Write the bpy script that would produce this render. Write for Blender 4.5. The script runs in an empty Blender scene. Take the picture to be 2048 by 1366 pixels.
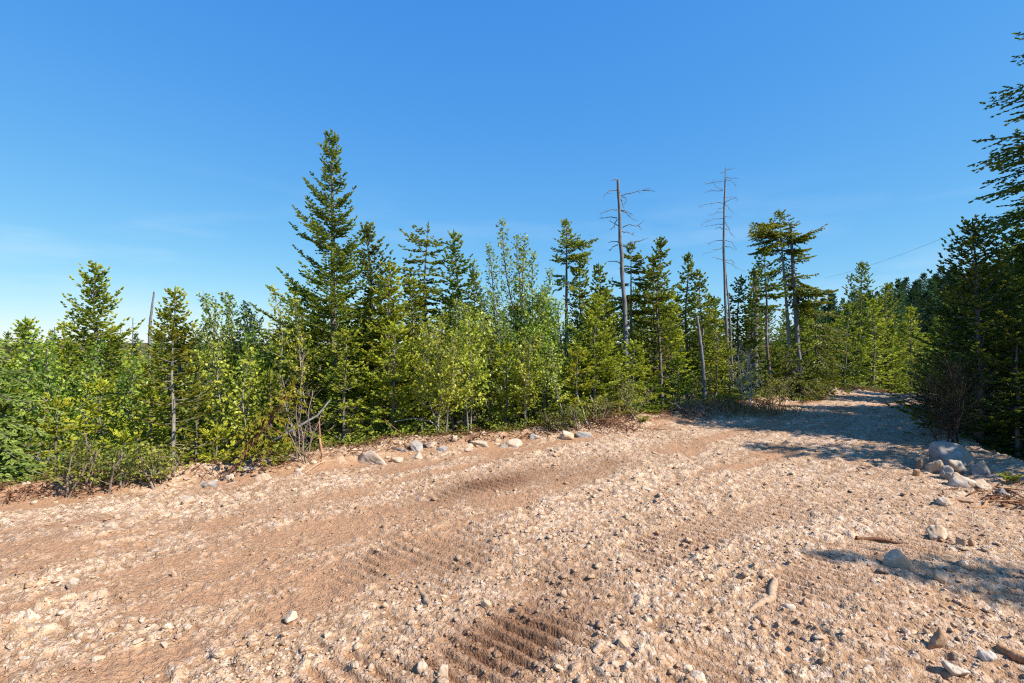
import bpy, bmesh, math, random, zlib
import numpy as np

# ------------------------------------------------------------------ camera, sky, sun, exposure
scene = bpy.context.scene
CAM_H = 1.65
FPX = 1024.0            # focal length in photo pixels (2048 wide)
cam_data = bpy.data.cameras.new("camera")
cam_data.lens = 18.0
cam_data.sensor_width = 36.0
cam_data.clip_start = 0.05
cam_data.clip_end = 6000.0
cam = bpy.data.objects.new("camera", cam_data)
scene.collection.objects.link(cam)
cam.location = (0, 0, CAM_H)
cam.rotation_euler = (math.radians(90), 0, 0)
scene.camera = cam

SUN_AZ = math.radians(117)      # clockwise from +Y (view direction); 90 = from the right
SUN_EL = math.radians(44)
world = bpy.data.worlds.new("World")
scene.world = world
world.use_nodes = True
wn, wl = world.node_tree.nodes, world.node_tree.links
wn.clear()
sky = wn.new("ShaderNodeTexSky")
sky.sky_type = 'NISHITA'
sky.sun_disc = False
sky.sun_elevation = SUN_EL
sky.sun_rotation = SUN_AZ
sky.altitude = 1500
sky.air_density = 1.0
sky.dust_density = 0.0
sky.ozone_density = 1.6
# the photograph's tone curve on the sky: each channel's range is compressed, the same in every direction
sepc = wn.new("ShaderNodeSeparateColor"); hs = wn.new("ShaderNodeCombineColor")
wl.new(sky.outputs[0], sepc.inputs[0])
for ch, (gam, gain) in enumerate(((1.0, .36), (.60, .55), (.20, .775))):
    m0 = wn.new("ShaderNodeMath"); m0.operation = 'MULTIPLY'; m0.inputs[1].default_value = .192
    m1 = wn.new("ShaderNodeMath"); m1.operation = 'POWER'; m1.inputs[1].default_value = gam
    m2 = wn.new("ShaderNodeMath"); m2.operation = 'MULTIPLY'; m2.inputs[1].default_value = gain / .192
    wl.new(sepc.outputs[ch], m0.inputs[0]); wl.new(m0.outputs[0], m1.inputs[0]); wl.new(m1.outputs[0], m2.inputs[0]); wl.new(m2.outputs[0], hs.inputs[ch])
# faint cirrus wisps low over the horizon
tc = wn.new("ShaderNodeTexCoord")
mp = wn.new("ShaderNodeMapping")
mp.inputs["Scale"].default_value = (3.0, 3.0, 17.0)
mp.inputs["Location"].default_value = (1.75, 0.9, 0.62)
wl.new(tc.outputs["Generated"], mp.inputs["Vector"])
nz = wn.new("ShaderNodeTexNoise")
nz.inputs["Scale"].default_value = 1.0
nz.inputs["Detail"].default_value = 6
nz.inputs["Roughness"].default_value = 0.55
wl.new(mp.outputs[0], nz.inputs["Vector"])
cr = wn.new("ShaderNodeMapRange")
cr.inputs["From Min"].default_value = 0.52
cr.inputs["From Max"].default_value = 0.85
cr.inputs["To Max"].default_value = 0.30
wl.new(nz.outputs["Fac"], cr.inputs["Value"])
mixc = wn.new("ShaderNodeMix")
mixc.data_type = 'RGBA'
sx = wn.new("ShaderNodeSeparateXYZ"); wl.new(tc.outputs["Generated"], sx.inputs[0])
lowc = wn.new("ShaderNodeMapRange"); lowc.inputs["From Min"].default_value = .30; lowc.inputs["From Max"].default_value = .14
wl.new(sx.outputs[2], lowc.inputs["Value"])
mulc = wn.new("ShaderNodeMath"); mulc.operation = 'MULTIPLY'; wl.new(cr.outputs[0], mulc.inputs[0]); wl.new(lowc.outputs[0], mulc.inputs[1])
wl.new(mulc.outputs[0], mixc.inputs[0])
wl.new(hs.outputs[0], mixc.inputs[6])
mixc.inputs[7].default_value = (4.0, 4.5, 4.9, 1)
bg = wn.new("ShaderNodeBackground")
bg.inputs["Strength"].default_value = 0.125
wl.new(mixc.outputs[2], bg.inputs["Color"])
wo = wn.new("ShaderNodeOutputWorld")
wl.new(bg.outputs[0], wo.inputs["Surface"])

sun_data = bpy.data.lights.new("sun", 'SUN')
sun_data.energy = 5.0
sun_data.angle = math.radians(0.53)
sun_data.color = (1.0, 0.93, 0.83)
sun = bpy.data.objects.new("sun", sun_data)
scene.collection.objects.link(sun)
from mathutils import Vector
sdir = Vector((math.sin(SUN_AZ) * math.cos(SUN_EL), math.cos(SUN_AZ) * math.cos(SUN_EL), math.sin(SUN_EL)))
sun.rotation_euler = sdir.to_track_quat('Z', 'Y').to_euler()

scene.view_settings.view_transform = 'Standard'
scene.view_settings.look = 'None'
scene.view_settings.gamma = 1.0
scene.view_settings.use_curve_mapping = False
scene.view_settings.exposure = 0.85
scene.cycles.use_denoising = False
scene.cycles.filter_width = 1.2
scene.cycles.max_bounces = 6
scene.cycles.diffuse_bounces = 3
scene.cycles.transparent_max_bounces = 4
COL = scene.collection

# ------------------------------------------------------------------ numpy noise
def hash2(ix, iy, seed):
    h = (ix.astype(np.int64) * 374761393 + iy.astype(np.int64) * 668265263 + seed * 1442695041) & 0xFFFFFFFF
    h = ((h ^ (h >> 13)) * 1274126177) & 0xFFFFFFFF
    h = ((h ^ (h >> 16)) * 2246822519) & 0xFFFFFFFF
    return ((h ^ (h >> 15)) & 0xFFFFFF) / float(0xFFFFFF)

def vnoise(x, y, seed=0):
    ix, iy = np.floor(x), np.floor(y)
    fx, fy = x - ix, y - iy
    fx = fx * fx * fx * (fx * (fx * 6 - 15) + 10); fy = fy * fy * fy * (fy * (fy * 6 - 15) + 10)
    a = hash2(ix, iy, seed); b = hash2(ix + 1, iy, seed)
    c = hash2(ix, iy + 1, seed); d = hash2(ix + 1, iy + 1, seed)
    return (a * (1 - fx) + b * fx) * (1 - fy) + (c * (1 - fx) + d * fx) * fy

def fbm(x, y, seed=0, octv=4, gain=0.5):
    s = np.zeros_like(x); a = 1.0; t = 0.0
    for o in range(octv):
        s += a * vnoise(x * 2 ** o + 17.3 * o, y * 2 ** o - 9.1 * o, seed + o); t += a; a *= gain
    return s / t

def worley(x, y, seed=0):
    ix, iy = np.floor(x), np.floor(y)
    best = np.full_like(x, 9.0); idr = np.zeros_like(x)
    for dx in (-1, 0, 1):
        for dy in (-1, 0, 1):
            jx, jy = ix + dx, iy + dy
            px = jx + hash2(jx, jy, seed); py = jy + hash2(jx, jy, seed + 7)
            d = np.hypot(px - x, py - y)
            m = d < best
            best = np.where(m, d, best); idr = np.where(m, hash2(jx, jy, seed + 13), idr)
    return best, idr

def sstep(a, b, x):
    t = np.clip((x - a) / (b - a), 0, 1)
    return t * t * (3 - 2 * t)

# ------------------------------------------------------------------ terrain
LEFT_EDGE = [(-30, -14), (-12, 0.2), (-8, 3.2), (-5.1, 5.1), (-3.6, 5.9), (-2.7, 6.65), (-2.0, 7.2), (-0.2, 8.35),
             (0.95, 8.8), (2.2, 9.8), (3.3, 10.4), (4.5, 11.1), (6.45, 12.8), (8.7, 14.4), (13, 17.6), (20, 22), (45, 33)]
RIGHT_EDGE = [(5.2, -14), (5.4, -3), (5.6, 3), (5.8, 5.6), (6.3, 7.2), (7.4, 9.5), (9.0, 11.6), (11.3, 14.3), (15, 17.3), (21.5, 20.6), (46, 30)]

def sdist(pl, x, y, sign):
    best = np.full_like(x, 1e9); sg = np.zeros_like(x)
    for (ax, ay), (bx, by) in zip(pl[:-1], pl[1:]):
        ex, ey = bx - ax, by - ay
        t = np.clip(((x - ax) * ex + (y - ay) * ey) / (ex * ex + ey * ey), 0, 1)
        d = np.hypot(x - ax - t * ex, y - ay - t * ey)
        c = ex * (y - ay) - ey * (x - ax)
        m = d < best
        best = np.where(m, d, best); sg = np.where(m, np.sign(c), sg)
    return best * sg * sign

def macro(x, y):
    x = np.asarray(x, float); y = np.asarray(y, float)
    dl = sdist(LEFT_EDGE, x, y, 1.0); dr = sdist(RIGHT_EDGE, x, y, -1.0)
    wob = (fbm(x * 1.3, y * 1.3, 5, 3) - .5) * .5
    dl = dl + wob; dr = dr + wob
    z = (fbm(x * .6, y * .6, 11, 3) - .5) * .10
    s = x * .833 + y * .553
    d = np.maximum(0, s - 15.0)
    z = z - 2.6 * (1 - np.exp(-(d / 13.0) ** 2))
    ol = np.maximum(0, dl); orr = np.maximum(0, dr)
    z = z - .38 * sstep(.2, 1.6, ol) - 3.2 * (1 - np.exp(-ol / 38.0)) * (ol > 0)
    z = z + .13 * np.exp(-((dl - .12) / .32) ** 2) * (.5 + fbm(x * 2.1, y * 2.1, 21, 3))
    z = z - .22 * sstep(.3, 1.5, orr) + .10 * np.exp(-((dr - .1) / .35) ** 2) * (.5 + fbm(x * 2.3, y * 2.3, 22, 3))
    off = np.maximum(dl, dr)
    z = z + (fbm(x * 1.1, y * 1.1, 31, 4) - .5) * .30 * sstep(.2, 1.5, off)
    z = z + 22.5 * np.exp(-.5 * (((x - 132) / 50) ** 2 + ((y - 98) / 42) ** 2))
    return z, off, dl, dr

def gz(x, y):
    return float(macro(np.array([x]), np.array([y]))[0][0])

def masks(x, y):
    a = x * .72 + y * .69; b = -.69 * x + .72 * y
    wv = (fbm(a * .5, b * .9, 41, 3) - .5)
    bw = b + wv * .5
    sm = sstep(.54, .70, fbm(a * .55, b * 1.9, 43, 4)) * (.25 + .75 * sstep(1.8, 3.2, b))
    for bc, wd, a0, a1 in ((4.1, .30, .6, 4.6), (3.05, .20, .2, 1.6), (5.0, .25, -.8, 2.6), (6.2, .2, 1.5, 6.0), (3.6, .12, 1.0, 5.0)):
        sm = np.maximum(sm, np.exp(-((bw - bc) / wd) ** 2) * sstep(a0 - .5, a0 + .3, a) * (1 - sstep(a1 - .4, a1 + .5, a)) * (.35 + 1.0 * fbm(a * 2.2, b * 4, 47, 3)))
    sm = np.clip(sm * (.55 + .9 * sstep(.36, .60, fbm(x * 3.6, y * 3.6, 49, 4))), 0, .95)
    mo = np.zeros_like(x)
    for cx, cy, ra, rb, am in ((.05, 2.78, .60, .30, .95), (-.15, 5.75, .8, .3, .9), (-.5, 3.7, .5, .35, .5), (.9, 6.3, 1.1, .3, .45), (.35, 3.3, .5, .3, .45)):
        da = (x - cx) * .72 + (y - cy) * .69; db = -(x - cx) * .69 + (y - cy) * .72
        mo = np.maximum(mo, am * np.exp(-(da / ra) ** 2 - (db / rb) ** 2))
    mo = np.clip(mo * (.45 + 1.1 * fbm(x * 4, y * 4, 53, 3)), 0, 1)
    tr = sstep(.42, .6, fbm(a * .7 + 3, bw * 1.4, 57, 3)) * sstep(1.0, -1.0, bw - 3.6)
    tr = np.maximum(tr * .55, mo)
    return a, b, sm, mo, tr

def wv_(x, y, sd): return vnoise(x * 30, y * 30, sd) - .5

def road_detail(x, y):
    a, b, sm, mo, tr = masks(x, y)
    rgt = sstep(4.6, 2.2, b)
    cl = (1 - .8 * sm) * (1 - .5 * tr) * (1 - .35 * rgt)
    wx_ = x + .045 * (fbm(x * 14, y * 14, 62, 3) - .5) * 2; wy_ = y + .045 * (fbm(x * 14, y * 14, 63, 3) - .5) * 2
    f1, r1 = worley(wx_ / .115, wy_ / .115, 61)
    f2, r2 = worley(wx_ / .048, wy_ / .048, 67)
    pl = sstep(.50, .68, fbm(x * 2.2, y * 2.2, 69, 3))
    # crawler tracks: bands along the driving direction, pressed flat and printed with cleat bars
    bt = b + .018 * a * a + .10 * (vnoise(a * .5, b * .5, 88) - .5)
    band = np.zeros_like(x)
    for bc in (-.9, .35, 1.25, 2.25, 3.45, 4.75, 5.75):
        band = np.maximum(band, sstep(.27, .20, np.abs(bt - bc)))
    patch = sstep(.36, .52, fbm(a * .8 + 3, b * 1.1, 89, 3))
    worn = sstep(.36, .60, fbm(x * 3.3, y * 3.3, 90, 4))
    trk = np.clip(np.maximum(band * patch * (.35 + .6 * rgt) * (.25 + .75 * worn), mo * 1.3 * (.75 + .25 * worn)), 0, 1)
    wa = a + .016 * (fbm(x * 4, y * 4, 75, 3) - .5) * 2 + .12 * (bt - np.round(bt))
    cleat = np.clip(.5 + 1.8 * np.sin(wa * 2 * np.pi / .098), 0, 1)
    flat = 1 - .85 * trk
    z = .040 * np.clip(1 - f1 * (1.3 + .9 * r1), 0, 1) * (r1 > .55) * cl * pl * flat
    f3, r3 = worley(x / .026 + 2 * wv_(x, y, 64), y / .026 + 2 * wv_(x, y, 65), 68)
    z += .032 * np.clip(1 - f2 * 1.25, 0, 1) ** .7 * cl * (.1 + 1.1 * r2 * r2) * flat
    z += .016 * np.clip(1 - f3 * 1.2, 0, 1) * (1 - .5 * sm) * r3 * (1 - .5 * trk)
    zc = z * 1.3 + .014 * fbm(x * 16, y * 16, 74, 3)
    z += .017 * (fbm(x * 11, y * 11, 71, 5, .7) - .5) * 2 * (1 - .4 * sm) * flat
    z += .011 * (fbm(x * 42, y * 42, 72, 3, .6) - .5) * 2 * (1 - .3 * sm) * (1 - .5 * trk)
    z += .022 * (fbm(x * 2.4, y * 2.4, 73, 3) - .5) * 1.3
    rib2 = np.abs(vnoise(wa * 17, b * 3.0, 77) - .5) * 2
    z += .034 * (rib2 - .4) * rgt * (.3 + .9 * vnoise(x * 1.2, y * 1.2, 80)) * flat
    z += trk * ((.033 + .004 * mo) * (cleat - .5) - .010) * (.6 + .7 * vnoise(x * 3.0, y * 3.0, 87))
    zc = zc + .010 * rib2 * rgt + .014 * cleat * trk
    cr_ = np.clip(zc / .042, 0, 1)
    return z, np.maximum(sm, .55 * trk), mo, tr, cr_

# ------------------------------------------------------------------ mesh building
def make_mesh(name, V, quads=None, tris=None, mat=None, tint=None, smooth=False, attr="tint"):
    me = bpy.data.meshes.new(name)
    V = np.asarray(V, np.float32)
    nq = 0 if quads is None else len(quads); nt = 0 if tris is None else len(tris)
    loops = []; starts = []; o = 0
    if nq:
        q = np.asarray(quads, np.int32); loops.append(q.ravel()); starts.append(np.arange(nq, dtype=np.int32) * 4); o = nq * 4
    if nt:
        t = np.asarray(tris, np.int32); loops.append(t.ravel()); starts.append(o + np.arange(nt, dtype=np.int32) * 3)
    loops = np.concatenate(loops); starts = np.concatenate(starts)
    me.vertices.add(len(V)); me.vertices.foreach_set("co", V.ravel())
    me.loops.add(len(loops)); me.loops.foreach_set("vertex_index", loops)
    me.polygons.add(nq + nt); me.polygons.foreach_set("loop_start", starts)
    if smooth:
        me.polygons.foreach_set("use_smooth", np.ones(nq + nt, bool))
    if tint is not None:
        at = me.attributes.new(attr, 'FLOAT_COLOR', 'POINT')
        t = np.asarray(tint, np.float32)
        if t.ndim == 1:
            t = np.stack([t, t, t, np.ones_like(t)], 1)
        at.data.foreach_set("color", t.ravel())
    if mat is not None:
        me.materials.append(mat)
    me.update(calc_edges=True)
    return me

class Geo:
    """collects quads/tris with per-vertex tint, becomes one mesh"""
    def __init__(s): s.v = []; s.q = []; s.t = []; s.c = []; s.n = 0
    def add(s, V, quads=None, tris=None, tint=None):
        V = np.asarray(V, float).reshape(-1, 3)
        s.v.append(V)
        if quads is not None and len(quads): s.q.append(np.asarray(quads) + s.n)
        if tris is not None and len(tris): s.t.append(np.asarray(tris) + s.n)
        s.c.append(np.zeros(len(V)) if tint is None else np.broadcast_to(tint, (len(V),)).astype(float))
        s.n += len(V)
    def ntri(s): return sum(len(q) for q in s.q) * 2 + sum(len(t) for t in s.t)
    def mesh(s, name, mat, smooth=False):
        if not s.v: return None
        return make_mesh(name, np.concatenate(s.v), np.concatenate(s.q) if s.q else None, np.concatenate(s.t) if s.t else None,
                         mat, np.concatenate(s.c), smooth)

def norm(v):
    return v / np.maximum(np.linalg.norm(v, axis=-1, keepdims=True), 1e-9)

def tubes(P, R, k):
    """P (B,n,3), R (B,n) -> V, quads; open tubes whose last ring is closed by its small radius"""
    P = np.asarray(P, float); R = np.asarray(R, float)
    B, n, _ = P.shape
    T = norm(np.gradient(P, axis=1))
    av = norm(P[:, -1] - P[:, 0])
    ref = np.where(np.abs(av[:, 2:3]) < .8, np.array([[0, 0, 1.]]), np.array([[1., 0, 0]]))[:, None, :]
    U = norm(np.cross(T, np.broadcast_to(ref, T.shape))); W = np.cross(T, U)
    an = np.arange(k) * 2 * np.pi / k
    V = P[:, :, None, :] + R[:, :, None, None] * (np.cos(an)[None, None, :, None] * U[:, :, None, :] + np.sin(an)[None, None, :, None] * W[:, :, None, :])
    idx = np.arange(B * n * k).reshape(B, n, k)
    a = idx[:, :-1, :]; b = np.roll(idx, -1, 2)[:, :-1, :]; c = np.roll(idx, -1, 2)[:, 1:, :]; d = idx[:, 1:, :]
    return V.reshape(-1, 3), np.stack([a, b, c, d], -1).reshape(-1, 4)

def spindles(geo, b, d, l, w, tint, rng):
    """crossed diamonds: one needle-clothed shoot each"""
    n = len(b)
    if n == 0: return
    r = rng.normal(size=(n, 3))
    u = norm(np.cross(d, r)); v = np.cross(d, u)
    m = b + d * (l * .42)[:, None]; t = b + d * l[:, None]; hw = (w * .5)[:, None]
    V = np.stack([b, m + u * hw, t, m - u * hw, b, m + v * hw, t, m - v * hw], 1)
    i = np.arange(n)[:, None] * 8
    Q = np.concatenate([i + np.array([0, 1, 2, 3]), i + np.array([4, 5, 6, 7])])
    tt = np.repeat(tint[:, None], 8, 1); tt[:, [2, 6]] += .10
    geo.add(V.reshape(-1, 3), quads=Q, tint=np.clip(tt, 0, 1).ravel())

def leaves(geo, b, d, l, w, tint, rng):
    """folded kites: one broad leaf each"""
    n = len(b)
    if n == 0: return
    r = rng.normal(size=(n, 3)); r[:, 2] += 1.2
    u = norm(np.cross(d, r)); nn = np.cross(u, d)
    m = b + d * (l * .45)[:, None]; hw = (w * .5)[:, None]
    V = np.stack([b, m + u * hw + nn * hw * .35, b + d * l[:, None], m - u * hw + nn * hw * .35], 1)
    i = np.arange(n)[:, None] * 4
    geo.add(V.reshape(-1, 3), tris=np.concatenate([i + np.array([0, 1, 2]), i + np.array([0, 2, 3])]), tint=np.repeat(tint, 4))

def plant(seed, stems, R=1.0, c0=.1, whorl=.22, per=6, e_top=40, e_bot=-8, tip=.12, sag=.12, prof=.8, fan=.5, phi=50,
          gap1=.055, gap2=.05, sl=.085, sw=.03, r0=None, leaf='needle', bias=(0, 0), branches=None, tint0=.35, tintr=.3,
          dead=0, dropout=0.0, hang=0.0, wob=.03, interior=.1, k_trunk=8, lat_bend=.15, bare_twigs=False, bot_round=.18, tip_tint=.42, lvar=(.7, 1.12)):
    """stems: list of (offset xyz, lean xy per m, height). Returns dict of Geo: trunk, branches, crown"""
    rng = np.random.default_rng(seed)
    gt, gb, gc, gd = Geo(), Geo(), Geo(), Geo()
    for off, lean, H in stems:
        off = np.array(off, float); lean = np.array([lean[0], lean[1], 0.0])
        ph = rng.uniform(0, 6.28, 4); amp = wob * H
        def axis(h, off=off, lean=lean, ph=ph, amp=amp, H=H):
            h = np.asarray(h, float); t = h / H
            w = np.stack([np.sin(t * 5 + ph[0]) - np.sin(ph[0]) + .4 * np.sin(t * 13 + ph[1]), np.sin(t * 4.3 + ph[2]) - np.sin(ph[2]) + .4 * np.sin(t * 11 + ph[3]), 0 * t], -1)
            return off + np.stack([0 * h, 0 * h, h], -1) + lean * h[..., None] + w * amp * .35 * np.minimum(1, t * 3)[..., None]
        rr = r0 if r0 else (.011 * H + .008 if leaf == 'needle' else .005 * H + .004)
        hh = np.linspace(-.12, H, 14)
        rad = rr * np.clip(1 - np.maximum(hh, 0) / H, 0, 1) ** .85 + .004
        rad[0] *= 1.25; rad[1] *= 1.1
        V, Q = tubes(axis(hh)[None], rad[None], k_trunk); gt.add(V, Q, tint=rng.uniform(.3, .7))
        # ---- branches
        if branches is not None:
            bl = np.array(branches, float)
            hb = bl[:, 0] * H; az = np.radians(bl[:, 1]); L = bl[:, 2]; e = np.radians(bl[:, 3])
        else:
            h0 = c0 * H; nw = max(3, int((H - h0) / whorl))
            hb = []; az = []
            for i in range(nw):
                h = h0 + (H - h0) * (i + .5) / nw
                m = per if leaf == 'needle' else max(3, per - 1)
                a0 = rng.uniform(0, 6.28)
                for j in range(m):
                    if rng.random() < dropout: continue
                    hb.append(h + rng.normal() * whorl * .13); az.append(a0 + j * 6.283 / m + rng.normal() * .3)
                for j in range(max(1, m // 2)):
                    if rng.random() < dropout: continue
                    hb.append(h + rng.uniform(-.5, .5) * whorl); az.append(rng.uniform(0, 6.28))
            hb = np.clip(np.array(hb), h0, H * .985); az = np.array(az)
            t = (hb - h0) / (H - h0)
            pf = (1 - t) ** prof * np.minimum(1, (1 - bot_round * 2) + t / max(bot_round, .01) * bot_round * 2)
            L = (R * pf + .05) * rng.uniform(lvar[0], lvar[1], len(hb)) * (1 + bias[0] * np.cos(az - bias[1]))
            e = np.radians(e_bot + (e_top - e_bot) * t ** 1.2 + rng.normal(size=len(hb)) * 6)
        B = len(hb); base = axis(hb)
        dh = np.stack([np.cos(az), np.sin(az), 0 * az], -1); zz = np.array([0, 0, 1.0])
        latv = np.stack([-np.sin(az), np.cos(az), 0 * az], -1)
        bend = rng.normal(size=B) * lat_bend
        def path(i, s):
            s = s[:, None]; Li = L[i][:, None]
            return base[i] + Li * (s * np.cos(e[i])[:, None] * dh[i] + zz * (s * np.sin(e[i])[:, None] - sag * 4 * s * (1 - s) * .5 + tip * s * s) + latv[i] * bend[i][:, None] * s * s)
        def tang(i, s):
            s = s[:, None]
            return norm(np.cos(e[i])[:, None] * dh[i] + zz * (np.sin(e[i])[:, None] - sag * 2 * (1 - 2 * s) + 2 * tip * s) + latv[i] * 2 * bend[i][:, None] * s)
        ss = np.linspace(0, 1, 6 if leaf == 'needle' else 4)
        P = np.stack([path(np.arange(B), np.full(B, q)) for q in ss], 1)
        rb = np.clip(.010 * L + .0025, .003, rr * .5)
        V, Q = tubes(P, rb[:, None] * (1 - .8 * ss)[None], 4 if leaf == 'needle' and branches is not None else 3); gb.add(V, Q, tint=.5)
        # ---- dead lower branches
        if dead:
            hd = rng.uniform(.06, max(c0, .12) + .12, dead) * H; ad = rng.uniform(0, 6.28, dead); Ld = R * rng.uniform(.25, .75, dead)
            q = np.linspace(0, 1, 5)
            Pd = axis(hd)[:, None] + Ld[:, None, None] * (q[None, :, None] * np.stack([np.cos(ad), np.sin(ad), rng.uniform(-.5, .3, dead)], -1)[:, None] + rng.normal(size=(dead, 5, 3)) * .05 * q[None, :, None])
            V, Q = tubes(Pd, np.outer(.006 + 0 * hd, 1 - .75 * q), 3); gd.add(V, Q, tint=.9)
            nd = dead * 5
            i = rng.integers(0, dead, nd); p = rng.uniform(.2, 1, nd); b0 = Pd[i, 0] + (Pd[i, -1] - Pd[i, 0]) * p[:, None]
            d0 = norm(Pd[i, -1] - Pd[i, 0] + rng.normal(size=(nd, 3)) * .5 * Ld[i][:, None]); l0 = .22 * R * rng.uniform(.4, 1, nd)
            q = np.linspace(0, 1, 3); Pt = b0[:, None] + d0[:, None] * (l0[:, None] * q)[..., None] + rng.normal(size=(nd, 3, 3)) * .015
            V, Q = tubes(Pt, np.outer(np.full(nd, .003), 1 - .7 * q), 3); gd.add(V, Q, tint=.95)
        # ---- twigs
        n1 = np.maximum(2, np.ceil(L * (1 - interior) / gap1)).astype(int)
        I = np.repeat(np.arange(B), n1); kk = np.concatenate([np.arange(n) for n in n1])
        s = interior + (1 - interior) * (kk + rng.random(len(kk))) / n1[I]
        side = np.where((kk + rng.integers(0, 2, B)[I]) % 2 == 0, 1., -1.)
        T = tang(I, s); Lt = norm(np.cross(zz, T)); p1 = path(I, s)
        ph1 = np.radians(phi + rng.normal(size=len(s)) * 9)
        d1 = norm(np.cos(ph1)[:, None] * T + (side * np.sin(ph1))[:, None] * Lt + zz * (rng.normal(size=len(s)) * .16 + .04 - hang)[:, None])
        l1 = (fan * L[I] * (1 - s) ** .85 * np.clip((s - interior * .3) / .22, .25, 1) + .045) * rng.uniform(.65, 1.15, len(s))
        it = np.arange(B)
        p1 = np.concatenate([p1, path(it, np.ones(B))]); d1 = np.concatenate([d1, tang(it, np.ones(B))])
        l1 = np.concatenate([l1, np.full(B, sl * 1.1)]); s1 = np.concatenate([s, np.ones(B)]); I = np.concatenate([I, it])
        if bare_twigs:
            q = np.linspace(0, 1, 3)
            Pt = p1[:, None] + d1[:, None] * (l1[:, None] * q)[..., None] + rng.normal(size=(len(p1), 3, 3)) * (.05 * l1[:, None, None]) * q[None, :, None]
            V, Q = tubes(Pt, np.outer(np.clip(.008 * l1, .0018, .004), 1 - .7 * q), 3); gb.add(V, Q, tint=.6)
        # ---- shoots / leaves
        if leaf is None: continue
        n2 = np.maximum(1, np.ceil(l1 / gap2)).astype(int)
        J = np.repeat(np.arange(len(l1)), n2); k2 = np.concatenate([np.arange(n) for n in n2])
        q = (k2 + rng.random(len(k2))) / n2[J]
        dj = d1[J]; bj = p1[J] + dj * (l1[J] * q)[:, None]
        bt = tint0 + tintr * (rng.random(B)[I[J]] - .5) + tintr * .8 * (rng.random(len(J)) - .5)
        if leaf == 'needle':
            inpl = norm(np.cross(dj, np.broadcast_to(zz, dj.shape)) + rng.normal(size=dj.shape) * .15)
            sd = np.where(k2 % 2 == 0, 1., -1.)[:, None]
            d2 = norm(dj * .75 + inpl * sd * .62 + zz * (rng.normal(size=len(J)) * .14 + .05 - hang * 1.3)[:, None])
            l2 = sl * (1.15 - .45 * q) * rng.uniform(.65, 1.2, len(J))
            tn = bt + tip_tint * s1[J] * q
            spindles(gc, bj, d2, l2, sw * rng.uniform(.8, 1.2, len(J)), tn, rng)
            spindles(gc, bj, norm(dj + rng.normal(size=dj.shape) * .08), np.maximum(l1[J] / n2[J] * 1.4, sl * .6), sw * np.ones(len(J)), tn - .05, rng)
        else:
            d2 = norm(dj * .35 + rng.normal(size=dj.shape) * .75 + zz * (-.35))
            l2 = sl * rng.uniform(.65, 1.2, len(J))
            b2 = bj + norm(rng.normal(size=dj.shape)) * (.25 * sl)
            leaves(gc, b2, d2, l2, sw * rng.uniform(.8, 1.15, len(J)), bt, rng)
        if leaf == 'needle' and branches is None:       # leader
            nl = 14; h = H * (1 - .09 * rng.random(nl)); a = rng.uniform(0, 6.28, nl)
            d = norm(np.stack([np.cos(a) * .55, np.sin(a) * .55, .75 + 0 * a], -1))
            spindles(gc, axis(h), d, sl * rng.uniform(.7, 1.3, nl), np.full(nl, sw), np.full(nl, tint0 + .1), rng)
            spindles(gc, axis(np.array([H * .97, H * .985, H])), np.array([[0, 0, 1.]] * 3), np.full(3, sl * 1.6), np.full(3, sw), np.full(3, tint0), rng)
    return dict(trunk=gt, branches=gb, dead_branches=gd, crown=gc)

# ------------------------------------------------------------------ materials
def new_mat(name):
    m = bpy.data.materials.new(name); m.use_nodes = True
    nt = m.node_tree; nt.nodes.clear()
    out = nt.nodes.new("ShaderNodeOutputMaterial")
    return m, nt, out

def node(nt, kind, **kw):
    n = nt.nodes.new(kind)
    for k, v in kw.items():
        if k.startswith("i_"):
            n.inputs[k[2:].replace("_", " ")].default_value = v
        else:
            setattr(n, k, v)
    return n

def mixrgb(nt, fac, a, b, blend='MIX'):
    m = nt.nodes.new("ShaderNodeMix"); m.data_type = 'RGBA'; m.blend_type = blend
    for sock, val in ((m.inputs[0], fac), (m.inputs[6], a), (m.inputs[7], b)):
        if hasattr(val, "links") or hasattr(val, "is_linked"): nt.links.new(val, sock)
        elif isinstance(val, (tuple, list)): sock.default_value = (*val, 1) if len(val) == 3 else val
        else: sock.default_value = val
    return m.outputs[2]

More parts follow.
